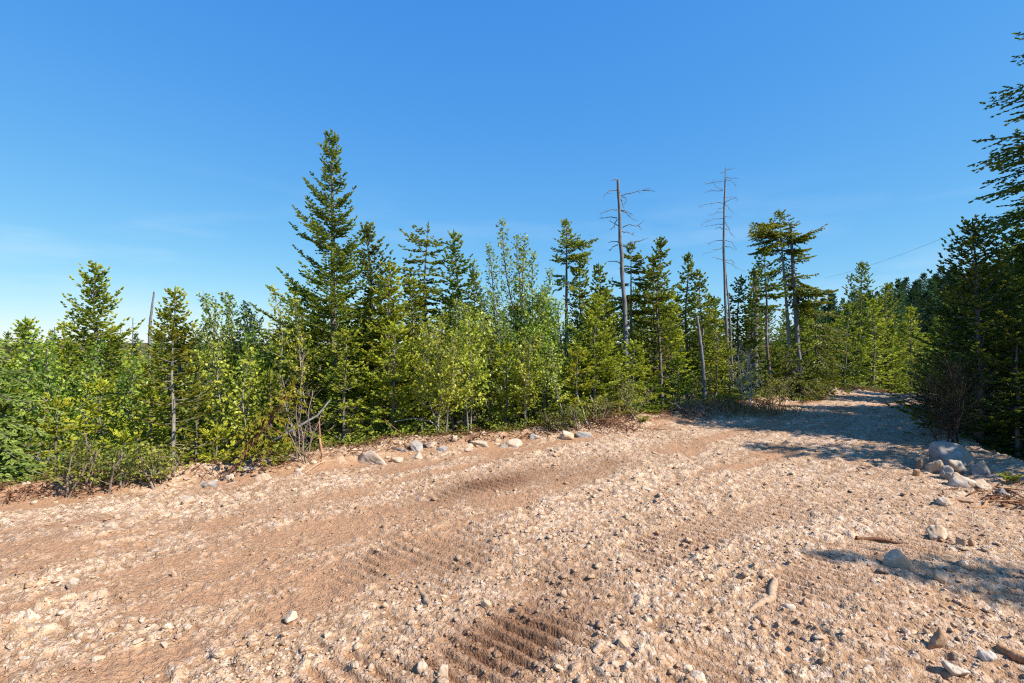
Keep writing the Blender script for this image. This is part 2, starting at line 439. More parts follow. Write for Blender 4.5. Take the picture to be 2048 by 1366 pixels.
def foliage_mat(name, dark, light, rnd=.28, trans=.34, rough=.55, spec=.25):
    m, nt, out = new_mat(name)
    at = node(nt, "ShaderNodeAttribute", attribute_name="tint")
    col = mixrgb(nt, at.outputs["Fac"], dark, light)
    oi = node(nt, "ShaderNodeObjectInfo")
    hsv = node(nt, "ShaderNodeHueSaturation")
    mr = node(nt, "ShaderNodeMapRange"); mr.inputs["To Min"].default_value = 1 - rnd; mr.inputs["To Max"].default_value = 1 + rnd
    nt.links.new(oi.outputs["Random"], mr.inputs["Value"]); nt.links.new(mr.outputs[0], hsv.inputs["Value"])
    mr2 = node(nt, "ShaderNodeMapRange"); mr2.inputs["To Min"].default_value = .485; mr2.inputs["To Max"].default_value = .515
    mh = node(nt, "ShaderNodeMath", operation='FRACT'); mm = node(nt, "ShaderNodeMath", operation='MULTIPLY'); mm.inputs[1].default_value = 7.31
    nt.links.new(oi.outputs["Random"], mm.inputs[0]); nt.links.new(mm.outputs[0], mh.inputs[0]); nt.links.new(mh.outputs[0], mr2.inputs["Value"]); nt.links.new(mr2.outputs[0], hsv.inputs["Hue"])
    nt.links.new(col, hsv.inputs["Color"])
    p = node(nt, "ShaderNodeBsdfPrincipled"); p.inputs["Roughness"].default_value = rough; p.inputs["Specular IOR Level"].default_value = spec
    nt.links.new(hsv.outputs[0], p.inputs["Base Color"])
    tr = node(nt, "ShaderNodeBsdfTranslucent"); nt.links.new(hsv.outputs[0], tr.inputs["Color"])
    mx = node(nt, "ShaderNodeMixShader"); mx.inputs[0].default_value = trans
    nt.links.new(p.outputs[0], mx.inputs[1]); nt.links.new(tr.outputs[0], mx.inputs[2]); nt.links.new(mx.outputs[0], out.inputs[0])
    return m

def bark_mat(name, c0, c1, scale=14, lichen=None):
    m, nt, out = new_mat(name)
    tcd = node(nt, "ShaderNodeTexCoord"); mpp = node(nt, "ShaderNodeMapping"); mpp.inputs["Scale"].default_value = (scale, scale, scale * .3)
    nt.links.new(tcd.outputs["Object"], mpp.inputs[0])
    n = node(nt, "ShaderNodeTexNoise", i_Scale=2.0, i_Detail=6.0, i_Roughness=.65); nt.links.new(mpp.outputs[0], n.inputs["Vector"])
    r = node(nt, "ShaderNodeMapRange"); r.inputs["From Min"].default_value = .3; r.inputs["From Max"].default_value = .7
    nt.links.new(n.outputs["Fac"], r.inputs["Value"])
    col = mixrgb(nt, r.outputs[0], c0, c1)
    if lichen:
        n2 = node(nt, "ShaderNodeTexNoise", i_Scale=7.0, i_Detail=4.0); nt.links.new(tcd.outputs["Object"], n2.inputs["Vector"])
        r2 = node(nt, "ShaderNodeMapRange"); r2.inputs["From Min"].default_value = .56; r2.inputs["From Max"].default_value = .66
        nt.links.new(n2.outputs["Fac"], r2.inputs["Value"]); col = mixrgb(nt, r2.outputs[0], col, lichen)
    p = node(nt, "ShaderNodeBsdfPrincipled"); p.inputs["Roughness"].default_value = .9; p.inputs["Specular IOR Level"].default_value = .15
    nt.links.new(col, p.inputs["Base Color"])
    bp = node(nt, "ShaderNodeBump"); bp.inputs["Strength"].default_value = .6; bp.inputs["Distance"].default_value = .01
    nt.links.new(n.outputs["Fac"], bp.inputs["Height"]); nt.links.new(bp.outputs[0], p.inputs["Normal"])
    nt.links.new(p.outputs[0], out.inputs[0])
    return m

def stone_mat(name, c0, c1, c2, scale=6, dirt=(.36, .25, .16)):
    m, nt, out = new_mat(name)
    tcd = node(nt, "ShaderNodeTexCoord"); oi = node(nt, "ShaderNodeObjectInfo")
    va = node(nt, "ShaderNodeVectorMath", operation='ADD'); nt.links.new(tcd.outputs["Object"], va.inputs[0])
    vs = node(nt, "ShaderNodeVectorMath", operation='SCALE'); vs.inputs[0].default_value = (13.1, 7.7, 3.3); nt.links.new(oi.outputs["Random"], vs.inputs["Scale"]); nt.links.new(vs.outputs[0], va.inputs[1])
    n = node(nt, "ShaderNodeTexNoise", i_Scale=float(scale), i_Detail=7.0, i_Roughness=.65); nt.links.new(va.outputs[0], n.inputs["Vector"])
    n2 = node(nt, "ShaderNodeTexNoise", i_Scale=scale * 9.0, i_Detail=3.0); nt.links.new(va.outputs[0], n2.inputs["Vector"])
    cr_ = node(nt, "ShaderNodeValToRGB"); el = cr_.color_ramp.elements
    el[0].position = .34; el[0].color = (*c0, 1); el[1].position = .66; el[1].color = (*c2, 1); e = el.new(.5); e.color = (*c1, 1)
    nt.links.new(n.outputs["Fac"], cr_.inputs[0])
    r = node(nt, "ShaderNodeMapRange"); r.inputs["From Min"].default_value = .55; r.inputs["From Max"].default_value = .72
    nt.links.new(n2.outputs["Fac"], r.inputs["Value"])
    col = mixrgb(nt, r.outputs[0], cr_.outputs[0], tuple(.6 * c for c in c0))
    n3 = node(nt, "ShaderNodeTexNoise", i_Scale=scale * 1.3, i_Detail=4.0); nt.links.new(va.outputs[0], n3.inputs["Vector"])
    r3 = node(nt, "ShaderNodeMapRange"); r3.inputs["From Min"].default_value = .40; r3.inputs["From Max"].default_value = .60
    nt.links.new(n3.outputs["Fac"], r3.inputs["Value"]); col = mixrgb(nt, r3.outputs[0], col, dirt)
    p = node(nt, "ShaderNodeBsdfPrincipled"); p.inputs["Roughness"].default_value = .88; p.inputs["Specular IOR Level"].default_value = .2
    nt.links.new(col, p.inputs["Base Color"])
    bp = node(nt, "ShaderNodeBump"); bp.inputs["Strength"].default_value = .5; bp.inputs["Distance"].default_value = .012
    nt.links.new(n.outputs["Fac"], bp.inputs["Height"]); bp2 = node(nt, "ShaderNodeBump"); bp2.inputs["Strength"].default_value = .4; bp2.inputs["Distance"].default_value = .004
    nt.links.new(n2.outputs["Fac"], bp2.inputs["Height"]); nt.links.new(bp.outputs[0], bp2.inputs["Normal"]); nt.links.new(bp2.outputs[0], p.inputs["Normal"])
    nt.links.new(p.outputs[0], out.inputs[0])
    return m

PALE = (.62, .452, .312); BROWN = (.385, .222, .126); DARK = (.215, .115, .064); WHITE = (.72, .595, .475)
def dirt_mat(name, clod=False):
    m, nt, out = new_mat(name)
    tcd = node(nt, "ShaderNodeTexCoord")
    at = node(nt, "ShaderNodeAttribute", attribute_name="mask"); sp = node(nt, "ShaderNodeSeparateColor"); nt.links.new(at.outputs["Color"], sp.inputs[0])
    def nz_(scale, det=5.0, lo=.35, hi=.65):
        n = node(nt, "ShaderNodeTexNoise", i_Scale=float(scale), i_Detail=det, i_Roughness=.6); nt.links.new(tcd.outputs["Object"], n.inputs["Vector"])
        r = node(nt, "ShaderNodeMapRange"); r.inputs["From Min"].default_value = lo; r.inputs["From Max"].default_value = hi
        nt.links.new(n.outputs["Fac"], r.inputs["Value"]); return n, r.outputs[0]
    _, big = nz_(.9, 4.0, .38, .62); n_mid, mid = nz_(7, 6.0, .42, .62); _, fine = nz_(38, 5.0, .52, .70); nf, _ = nz_(140, 5.0)
    pale = mixrgb(nt, mid, PALE, (.46, .30, .178))
    pale = mixrgb(nt, big, pale, (.51, .345, .215))
    pale = mixrgb(nt, fine, pale, WHITE)
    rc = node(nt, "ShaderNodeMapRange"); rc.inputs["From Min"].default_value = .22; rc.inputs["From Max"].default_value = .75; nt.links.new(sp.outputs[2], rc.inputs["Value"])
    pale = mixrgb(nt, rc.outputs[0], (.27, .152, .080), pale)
    dn = node(nt, "ShaderNodeTexNoise", i_Scale=26.0, i_Detail=4.0); nt.links.new(tcd.outputs["Object"], dn.inputs["Vector"])
    vm = node(nt, "ShaderNodeVectorMath", operation='MULTIPLY_ADD'); vm.inputs[1].default_value = (.035, .035, .035)
    nt.links.new(dn.outputs["Color"], vm.inputs[0]); nt.links.new(tcd.outputs["Object"], vm.inputs[2])
    vor = node(nt, "ShaderNodeTexVoronoi", i_Scale=44.0); nt.links.new(vm.outputs[0], vor.inputs["Vector"])
    vor2 = node(nt, "ShaderNodeTexVoronoi", i_Scale=95.0); nt.links.new(vm.outputs[0], vor2.inputs["Vector"])
    vs_ = node(nt, "ShaderNodeSeparateColor"); nt.links.new(vor.outputs["Color"], vs_.inputs[0])
    rv = node(nt, "ShaderNodeMapRange"); rv.inputs["From Min"].default_value = .35; rv.inputs["From Max"].default_value = .95; rv.inputs["To Max"].default_value = .5
    nt.links.new(vs_.outputs[0], rv.inputs["Value"])
    rw = node(nt, "ShaderNodeMapRange"); rw.inputs["From Min"].default_value = .86; rw.inputs["From Max"].default_value = .96; rw.inputs["To Max"].default_value = .55
    nt.links.new(vs_.outputs[1], rw.inputs["Value"])
    pale = mixrgb(nt, rv.outputs[0], pale, (.26, .15, .082))
    pale = mixrgb(nt, rw.outputs[0], pale, (.66, .55, .46))
    bas = mixrgb(nt, rv.outputs[0], BROWN, (.30, .168, .096))
    col = mixrgb(nt, sp.outputs[0], pale, bas)
    col = mixrgb(nt, sp.outputs[1], col, DARK)
    p = node(nt, "ShaderNodeBsdfPrincipled"); p.inputs["Roughness"].default_value = .93; p.inputs["Specular IOR Level"].default_value = .12
    nt.links.new(col, p.inputs["Base Color"])
    b1 = node(nt, "ShaderNodeBump"); b1.inputs["Strength"].default_value = .75; b1.inputs["Distance"].default_value = .012
    b2 = node(nt, "ShaderNodeBump"); b2.inputs["Strength"].default_value = .7; b2.inputs["Distance"].default_value = .005
    n40, _ = nz_(45, 6.0); nt.links.new(n40.outputs["Fac"], b1.inputs["Height"]); nt.links.new(nf.outputs["Fac"], b2.inputs["Height"])
    b3 = node(nt, "ShaderNodeBump", invert=True); b3.inputs["Strength"].default_value = .75; b3.inputs["Distance"].default_value = .010; nt.links.new(vor.outputs["Distance"], b3.inputs["Height"])
    b4 = node(nt, "ShaderNodeBump", invert=True); b4.inputs["Strength"].default_value = .8; b4.inputs["Distance"].default_value = .006; nt.links.new(vor2.outputs["Distance"], b4.inputs["Height"])
    nt.links.new(b1.outputs[0], b2.inputs["Normal"]); nt.links.new(b2.outputs[0], b3.inputs["Normal"]); nt.links.new(b3.outputs[0], b4.inputs["Normal"]); nt.links.new(b4.outputs[0], p.inputs["Normal"])
    nt.links.new(p.outputs[0], out.inputs[0])
    return m

def floor_mat():
    m, nt, out = new_mat("forest_floor")
    tcd = node(nt, "ShaderNodeTexCoord")
    n = node(nt, "ShaderNodeTexNoise", i_Scale=2.2, i_Detail=8.0, i_Roughness=.7); nt.links.new(tcd.outputs["Object"], n.inputs["Vector"])
    n2 = node(nt, "ShaderNodeTexNoise", i_Scale=24.0, i_Detail=6.0, i_Roughness=.7); nt.links.new(tcd.outputs["Object"], n2.inputs["Vector"])
    r = node(nt, "ShaderNodeMapRange"); r.inputs["From Min"].default_value = .42; r.inputs["From Max"].default_value = .6; nt.links.new(n.outputs["Fac"], r.inputs["Value"])
    r2 = node(nt, "ShaderNodeMapRange"); r2.inputs["From Min"].default_value = .4; r2.inputs["From Max"].default_value = .65; nt.links.new(n2.outputs["Fac"], r2.inputs["Value"])
    c = mixrgb(nt, r2.outputs[0], (.075, .042, .024), (.19, .11, .062))
    c = mixrgb(nt, r.outputs[0], c, (.055, .075, .022))
    p = node(nt, "ShaderNodeBsdfPrincipled"); p.inputs["Roughness"].default_value = .95; p.inputs["Specular IOR Level"].default_value = .1
    nt.links.new(c, p.inputs["Base Color"])
    bp = node(nt, "ShaderNodeBump"); bp.inputs["Strength"].default_value = .9; bp.inputs["Distance"].default_value = .03
    nt.links.new(n2.outputs["Fac"], bp.inputs["Height"]); nt.links.new(bp.outputs[0], p.inputs["Normal"])
    nt.links.new(p.outputs[0], out.inputs[0])
    return m

M = dict(
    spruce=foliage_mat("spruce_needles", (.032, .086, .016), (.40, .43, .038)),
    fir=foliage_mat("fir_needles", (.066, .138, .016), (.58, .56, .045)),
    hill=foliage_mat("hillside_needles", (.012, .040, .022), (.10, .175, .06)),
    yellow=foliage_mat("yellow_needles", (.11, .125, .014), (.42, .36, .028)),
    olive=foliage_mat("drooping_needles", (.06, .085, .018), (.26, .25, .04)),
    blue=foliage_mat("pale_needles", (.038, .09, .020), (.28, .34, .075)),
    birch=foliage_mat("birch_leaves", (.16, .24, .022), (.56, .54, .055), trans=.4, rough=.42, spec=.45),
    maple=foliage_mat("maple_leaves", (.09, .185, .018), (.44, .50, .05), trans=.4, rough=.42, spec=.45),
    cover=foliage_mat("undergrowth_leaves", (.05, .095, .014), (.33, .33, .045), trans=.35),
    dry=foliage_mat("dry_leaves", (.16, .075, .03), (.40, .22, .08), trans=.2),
    straw=foliage_mat("dry_grass", (.20, .13, .05), (.42, .30, .12), trans=.2),
    bark=bark_mat("conifer_bark", (.085, .066, .052), (.23, .19, .16), lichen=(.24, .25, .22)),
    deadwood=bark_mat("grey_deadwood", (.075, .075, .08), (.25, .245, .25), 10),
    darkwood=bark_mat("black_twigs", (.014, .011, .009), (.05, .04, .032), 20),
    dustywood=bark_mat("dusty_wood", (.27, .175, .11), (.46, .33, .225), 20),
    paledead=bark_mat("pale_deadwood", (.30, .26, .22), (.55, .50, .44), 20),
    birchbark=bark_mat("sapling_bark", (.14, .12, .095), (.36, .32, .265), 25),
    brownwood=bark_mat("torn_wood", (.22, .11, .055), (.50, .29, .15), 20),
    redroot=bark_mat("root_bark", (.075, .034, .02), (.25, .118, .066), 30),
    twig=bark_mat("dead_twigs", (.13, .09, .065), (.34, .27, .21), 20),
    rock_white=stone_mat("pale_granite", (.29, .225, .165), (.42, .345, .27), (.54, .47, .395), dirt=(.43, .295, .195)),
    rock_grey=stone_mat("grey_granite", (.14, .135, .135), (.25, .24, .235), (.38, .365, .35), dirt=(.36, .29, .22)),
    rock_tan=stone_mat("dusty_stone", (.40, .29, .20), (.52, .41, .31), (.60, .52, .43), dirt=(.42, .29, .18)),
    rock_brown=stone_mat("brown_stone", (.26, .15, .085), (.36, .225, .14), (.44, .30, .20), dirt=(.30, .18, .10)),
    dirt=dirt_mat("road_dirt"), floor=floor_mat(),
)

# ------------------------------------------------------------------ objects
def tagobj(o, label=None, cat=None, group=None, kind=None):
    for k, v in (("label", label), ("category", cat), ("group", group), ("kind", kind)):
        if v: o[k] = v
    return o

def link(name, me, parent=None):
    o = bpy.data.objects.new(name, me); COL.objects.link(o)
    if parent: o.parent = parent
    return o

def thing(name, label, cat, loc, rotz=0, scale=1.0, group=None):
    o = bpy.data.objects.new(name, None); COL.objects.link(o)
    o.empty_display_size = .1
    o.location = loc; o.rotation_euler = (0, 0, rotz); o.scale = (scale,) * 3
    return tagobj(o, label, cat, group)

def wx(u, d): return (u - 1024.0) / FPX * d
def wz(v, d): return CAM_H + (683.0 - v) / FPX * d
def on_ground(u, v):
    """photo pixel of a thing that touches the ground -> its ground point"""
    dx, dz = (u - 1024.0) / FPX, (683.0 - v) / FPX
    d = CAM_H / -dz
    for _ in range(12):
        d = .5 * d + .5 * (CAM_H - gz(dx * d, d)) / -dz
    return dx * d, d

# ------------------------------------------------------------------ ground and road
def polar(r0, r1, nr, t0, t1, nt_):
    r = np.exp(np.linspace(math.log(r0), math.log(r1), nr)); th = np.radians(np.linspace(t0, t1, nt_))
    Rr, Th = np.meshgrid(r, th, indexing='ij')
    X = Rr * np.sin(Th); Y = Rr * np.cos(Th)
    idx = np.arange(nr * nt_).reshape(nr, nt_)
    Q = np.stack([idx[:-1, :-1], idx[1:, :-1], idx[1:, 1:], idx[:-1, 1:]], -1).reshape(-1, 4)[:, ::-1]
    return X.ravel(), Y.ravel(), Q

def compact(V, Q, C):
    used = np.unique(Q); mp_ = np.full(len(V), -1); mp_[used] = np.arange(len(used))
    return V[used], mp_[Q], C[used]

def build_ground():
    X0, Y0, Q0 = polar(1.9, 19, 500, -60, 60, 640)
    z, off, dl, dr = macro(X0, Y0)
    dz, sm, mo, tr, crm = road_detail(X0, Y0)
    w = 1 - sstep(.2, .6, off)
    z = z + dz * w
    V = np.stack([X0, Y0, z], 1)
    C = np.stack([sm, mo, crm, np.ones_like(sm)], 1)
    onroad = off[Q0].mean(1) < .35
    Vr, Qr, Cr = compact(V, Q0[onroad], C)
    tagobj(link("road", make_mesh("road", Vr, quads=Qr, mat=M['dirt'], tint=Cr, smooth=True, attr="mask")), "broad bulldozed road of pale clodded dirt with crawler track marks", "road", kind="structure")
    VV = []; QQ = []; n = 0
    for i, (X, Y, Q) in enumerate((polar(1.9, 19, 150, -60, 60, 260), polar(.3, 19, 60, 60, 300, 110), polar(.3, 1.9, 20, -60, 60, 60), polar(18.7, 2600, 120, -180, 180, 260))):
        z, off, dl, dr = macro(X, Y)
        if i == 0:
            wr = sstep(-.05, .5, off)
            z = z + (fbm(X * 5, Y * 5, 91, 4) - .5) * .10 * wr - .045 * (1 - sstep(.25, .5, off))
            Q = Q[off[Q].max(1) > -.3]
        VV.append(np.stack([X, Y, z - (0, .02, .0, .06)[i]], 1)); QQ.append(Q + n); n += len(X)
    V = np.concatenate(VV); Q = np.concatenate(QQ)
    V, Q, _ = compact(V, Q, np.zeros((len(V), 1)))
    tagobj(link("ground", make_mesh("ground", V, quads=Q, mat=M['floor'], smooth=True)), "brown and mossy forest floor beside the dirt road", "ground", kind="structure")
build_ground()

def ico(sub):
    bm = bmesh.new(); bmesh.ops.create_icosphere(bm, subdivisions=sub, radius=1.0)
    V = np.array([v.co[:] for v in bm.verts]); T = np.array([[v.index for v in f.verts] for f in bm.faces]); bm.free()
    return V, T
ICO = {s: ico(s) for s in (1, 2, 3, 4)}

def clods():
    rng = np.random.default_rng(5)
    g = Geo(); cols = []
    n = 37000
    r = 1.7 * np.exp(rng.random(n) * math.log(14.5 / 1.7)); th = np.radians(rng.uniform(-61, 61, n))
    x, y = r * np.sin(th), r * np.cos(th)
    z, off, _, _ = macro(x, y); dz, sm, mo, tr, crm = road_detail(x, y)
    clump = sstep(.40, .62, fbm(x * 3.2, y * 3.2, 101, 3))
    keep = (off < .38) & (rng.random(n) < (.30 + .70 * clump) * (1 - .75 * sm) * (1 - .5 * mo))
    x, y, z, r, sm, mo = x[keep], y[keep], (z + dz)[keep], r[keep], sm[keep], mo[keep]
    n = len(x)
    size = np.minimum(.0065 * (1 - rng.random(n)) ** (-.36), .024) * (1 + .03 * r)
    for sub, sel in ((1, size <= .021), (2, size > .021)):
        Vb, Tb = ICO[sub]; i = np.where(sel)[0]; m = len(i)
        if sub == 2: Vb, Tb = ICO[2]
        pn = norm(rng.normal(size=(m, 7, 3))); pd = rng.uniform(.45, .95, (m, 7)); dp = np.einsum('mkc,vc->mkv', pn, Vb)
        rad = np.minimum(1.1, np.where(dp > .05, pd[:, :, None] / np.maximum(dp, .05), 9).min(1)) * (1 + rng.normal(size=(m, len(Vb))) * (.10 if sub == 1 else .09))
        P = Vb[None] * rad[:, :, None]
        sc = size[i][:, None] * np.stack([rng.uniform(.8, 1.4, m), rng.uniform(.8, 1.3, m), rng.uniform(.4, .75, m)], 1)
        P = P * sc[:, None, :]; a = rng.uniform(0, 6.28, m); c, s = np.cos(a)[:, None], np.sin(a)[:, None]
        P = np.stack([P[..., 0] * c - P[..., 1] * s + x[i][:, None], P[..., 0] * s + P[..., 1] * c + y[i][:, None], P[..., 2] + z[i][:, None] + (size[i] * .12)[:, None]], -1)
        T = Tb[None] + (np.arange(m) * len(Vb))[:, None, None]
        g.add(P.reshape(-1, 3), tris=T.reshape(-1, 3))
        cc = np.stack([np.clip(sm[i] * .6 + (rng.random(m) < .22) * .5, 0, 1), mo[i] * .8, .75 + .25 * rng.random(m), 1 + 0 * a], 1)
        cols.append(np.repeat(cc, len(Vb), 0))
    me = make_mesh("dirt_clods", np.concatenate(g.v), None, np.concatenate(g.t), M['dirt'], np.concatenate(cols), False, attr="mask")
    tagobj(link("dirt_clods", me), "loose pale dirt clods and pebbles strewn over the road", "dirt clods", kind="stuff")
    print("clods", n, g.ntri())
clods()

# ------------------------------------------------------------------ trees
MESHTRIS = [0]
def tree_meshes(key, geo, crown_mat, bark='bark'):
    out = []
    for part, mat in (("trunk", bark), ("branches", bark), ("dead_branches", bark if bark != "bark" else "twig"), ("crown", crown_mat)):
        if geo[part].n:
            MESHTRIS[0] += geo[part].ntri()
            out.append((part, geo[part].mesh(key + "_" + part, M[mat], smooth=(part != "crown"))))
    return out

def put(meshes, name, label, cat, x, y, rotz=0, scale=1.0, group=None, sink=.03, z=None):
    o = thing(name, label, cat, (x, y, (gz(x, y) if z is None else z) - sink), rotz, scale, group)
    for part, me in meshes:
        c = link(part, me, o)
        if part.endswith("branches"): c["kind"] = "stuff"
    return o

def spec(u, d, vtop):
    """trunk position and height from the photo column, the distance and the photo row of its tip"""
    x = wx(u, d); z0 = gz(x, d)
    return x, d, wz(vtop, d) - z0

SEED = [100]
def conifer(label, u, d, vtop, rpx, mat='spruce', name="spruce_tree", bark='bark', **kw):
    x, y, H = spec(u, d, vtop); SEED[0] = zlib.crc32(label.encode()) % 100000
    kw.setdefault('stems', [((0, 0, 0), (0, 0), H)])
    dens = kw.pop('dens', 1.0); dk = min(1.0, max(.62, 10.0 / d)); dens *= dk
    base = dict(R=rpx / FPX * d, gap1=.056 / dens, gap2=.054 / dens, sl=.085 / dk ** .5, sw=.036 / dk ** .7, whorl=.22 / dens ** .5)
    base.update(kw)
    g = plant(SEED[0], **base)
    return put(tree_meshes(name, g, mat, bark), name, label, "tree", x, y)

def broad(label, u, d, vtop, stems, rpx, mat='birch', name="birch_sapling", bark='birchbark', cat="tree", **kw):
    """stems: list of (dx px at base, tip u px, tip v px)"""
    x, y, H = spec(u, d, vtop); SEED[0] = zlib.crc32(label.encode()) % 100000; rng = random.Random(SEED[0])
    st = []
    for bx, tu, tv in stems:
        h = wz(tv, d) - gz(x, y); ox = bx / FPX * d
        st.append(((ox, rng.uniform(-.12, .12), 0), ((wx(tu, d) - x - ox) / h, rng.uniform(-.12, .12)), h))
    base = dict(stems=st, R=rpx / FPX * d, leaf='broad', c0=.3, whorl=.16, per=5, e_bot=25, e_top=60, tip=.1, sag=.0, prof=.55, fan=.45, phi=42,
                gap1=.06, gap2=.030, sl=.052, sw=.042, interior=.15, tint0=.45, tintr=.7, wob=.06, lat_bend=.25, bot_round=.3, k_trunk=6)
    base.update(kw)
    g = plant(SEED[0], **base)
    return put(tree_meshes(name, g, mat, bark), name, label, cat, x, y)

S = lambda o, l, h: [((0, 0, 0), l, h)]
# --- the tall spruce and its neighbours
conifer("tall pointed spruce towering above the roadside thicket, tallest living tree", 668, 9.2, 268, 140, c0=.18, dens=1.5, sl=.075, sw=.028, wob=.008, e_top=42, e_bot=2, tip=.22, sag=.10, prof=.92, fan=.42, dead=26, bias=(.16, math.pi), whorl=.27, lvar=(.65, 1.18), tint0=.30, r0=.08)
conifer("narrow spruce pressed against the right side of the tallest spruce", 732, 9.9, 450, 85, c0=.25, e_top=45, e_bot=0, tip=.2, bias=(.2, 0), dead=22, prof=.8, r0=.075, lvar=(.55, 1.2))
conifer("yellow-green fir with flat tiered boughs right of the two joined spruces", 783, 9.2, 528, 82, 'fir', "fir_tree", c0=.08, e_top=35, e_bot=-6, tint0=.42)
conifer("fir with a thin pale leader between the tiered fir and the ragged spruce", 818, 10.4, 556, 70, 'fir', "fir_tree", c0=.1)
conifer("dense spruce with a narrow spire right of the ragged dying spruce", 908, 11.0, 466, 78, c0=.2, e_bot=-12, prof=.75, lvar=(.55, 1.15))
conifer("slim spruce spire peeping out left of the upright aspen", 951, 14.0, 545, 34, c0=.2)
conifer("small dark spire behind the leaning birch left of the tallest spruce", 588, 11.0, 574, 42, c0=.1)
conifer("broad bushy fir standing clear on the left skyline", 196, 11.0, 532, 120, 'fir', "fir_tree", c0=.08, e_top=50, e_bot=5, tip=.15, prof=.75, tint0=.28, lvar=(.6, 1.2), dens=.95)
conifer("round-topped fir with a thin leader, right of the bare leaning pole", 357, 9.6, 582, 92, 'fir', "fir_tree", c0=.08, tint0=.30, e_top=45)
conifer("thin yellowing young fir with a pale bare trunk at the road edge", 347, 6.55, 655, 82, 'yellow', "fir_tree", bark='birchbark', c0=.22, dens=.62, whorl=.26, dropout=.25, tint0=.22, e_bot=-4, e_top=22, r0=.028, dead=10)
conifer("dark small fir tip left of the round-topped fir", 322, 11.5, 624, 62, 'fir', "fir_tree", c0=.05, tint0=.25)
conifer("stubby spruce tip above the far left bushes", 52, 10.0, 640, 85, 'fir', "fir_tree", c0=.02, e_top=50)
conifer("spruce sapling tip between the far left bushes and the broad bushy fir", 132, 12.5, 650, 75, 'fir', "fir_tree", c0=.02)
conifer("spruce with long drooping pale boughs cut off by the left frame edge", -70, 5.6, 610, 195, 'blue', "spruce_tree", c0=.05, e_top=35, e_bot=-5, tip=-.22, sag=-.10, fan=.5, hang=.12, tint0=.42, dens=.9, prof=.7)
# --- centre and right of centre
conifer("spruce with an even crown behind the ragged one-armed spruce", 1166, 13.2, 522, 60, c0=.15)
conifer("spruce with crooked top left of the tall grey snag", 1196, 12.4, 534, 68, c0=.12, lvar=(.5, 1.2))
conifer("bushy yellow-green fir at the wood edge below the tall grey snag", 1192, 10.2, 596, 98, 'fir', "fir_tree", c0=.04, tint0=.40, e_top=35, e_bot=-10)
conifer("low spreading fir just right of the grey snag foot", 1268, 10.7, 688, 72, 'fir', "fir_tree", c0=.04, tint0=.42, e_bot=-14)
conifer("slim spruce with a long bare trunk right of the grey snag", 1325, 12.0, 480, 50, c0=.42, e_bot=-12, dead=30, r0=.05, lvar=(.6, 1.2))
conifer("dense spruce close behind the slim bare-trunked spruce", 1302, 13.2, 515, 62, c0=.2)
conifer("narrow spruce spire midway between the two grey snags", 1377, 14.0, 512, 42, c0=.25)
conifer("shorter spruce spire left of the tall thin snag", 1405, 13.6, 545, 46, c0=.2, dead=10)
conifer("spruce right of the tall thin snag", 1482, 14.4, 556, 56, c0=.15)
conifer("spruce with bare leaning lower trunk left of the umbrella-shaped spruce", 1521, 13.4, 498, 42, stems=[((.28, 0, 0), (-.045, 0), spec(1521, 13.4, 498)[2])], c0=.60, dead=20, e_bot=-15, r0=.05)
conifer("spruce tip just behind the leaning bare-trunked spruce", 1501, 16.0, 540, 40, c0=.1)
conifer("small yellow-green fir at the foot of the tall thin snag", 1458, 11.9, 700, 52, 'fir', "fir_tree", c0=.03, tint0=.42)
conifer("drooping olive-yellow spruce beside the road crest, soft hanging boughs", 1632, 14.3, 590, 92, 'olive', "spruce_tree", c0=.03, e_top=20, e_bot=-30, tip=-.15, sag=-.05, hang=.28, tint0=.5, prof=.55, dens=.8)
conifer("low olive fir spilling over the grass at the road crest", 1575, 13.4, 700, 70, 'olive', "fir_tree", c0=.02, hang=.2, e_bot=-20, tint0=.35)
# --- beyond the crest
conifer("dark pointed spruce standing beyond the road crest", 1723, 23.0, 527, 72, c0=.05, dens=.75, sl=.14, sw=.06, e_bot=-8)
conifer("bright green spruce right of the dark pointed one beyond the crest", 1778, 22.0, 572, 55, 'fir', "fir_tree", c0=.04, dens=.7, sl=.14, sw=.06)
conifer("bright green fir in front of the dark pointed spruce beyond the crest", 1745, 19.5, 600, 60, 'fir', "fir_tree", c0=.12, dens=.7, sl=.12, sw=.055)
conifer("shaded spruce in the gap between drooping spruce and dark pointed spruce", 1690, 21.0, 610, 55, c0=.05, dens=.7, sl=.13, sw=.055)
conifer("thin half-dead spruce tip left of the dark pointed spruce", 1703, 26.0, 552, 26, c0=.62, dens=.45, dropout=.5, sl=.13, sw=.05, dead=14, bark='deadwood')
conifer("green spruce right of the bright pair beyond the crest", 1822, 23.0, 615, 48, 'fir', "fir_tree", c0=.04, dens=.65, sl=.14, sw=.06)
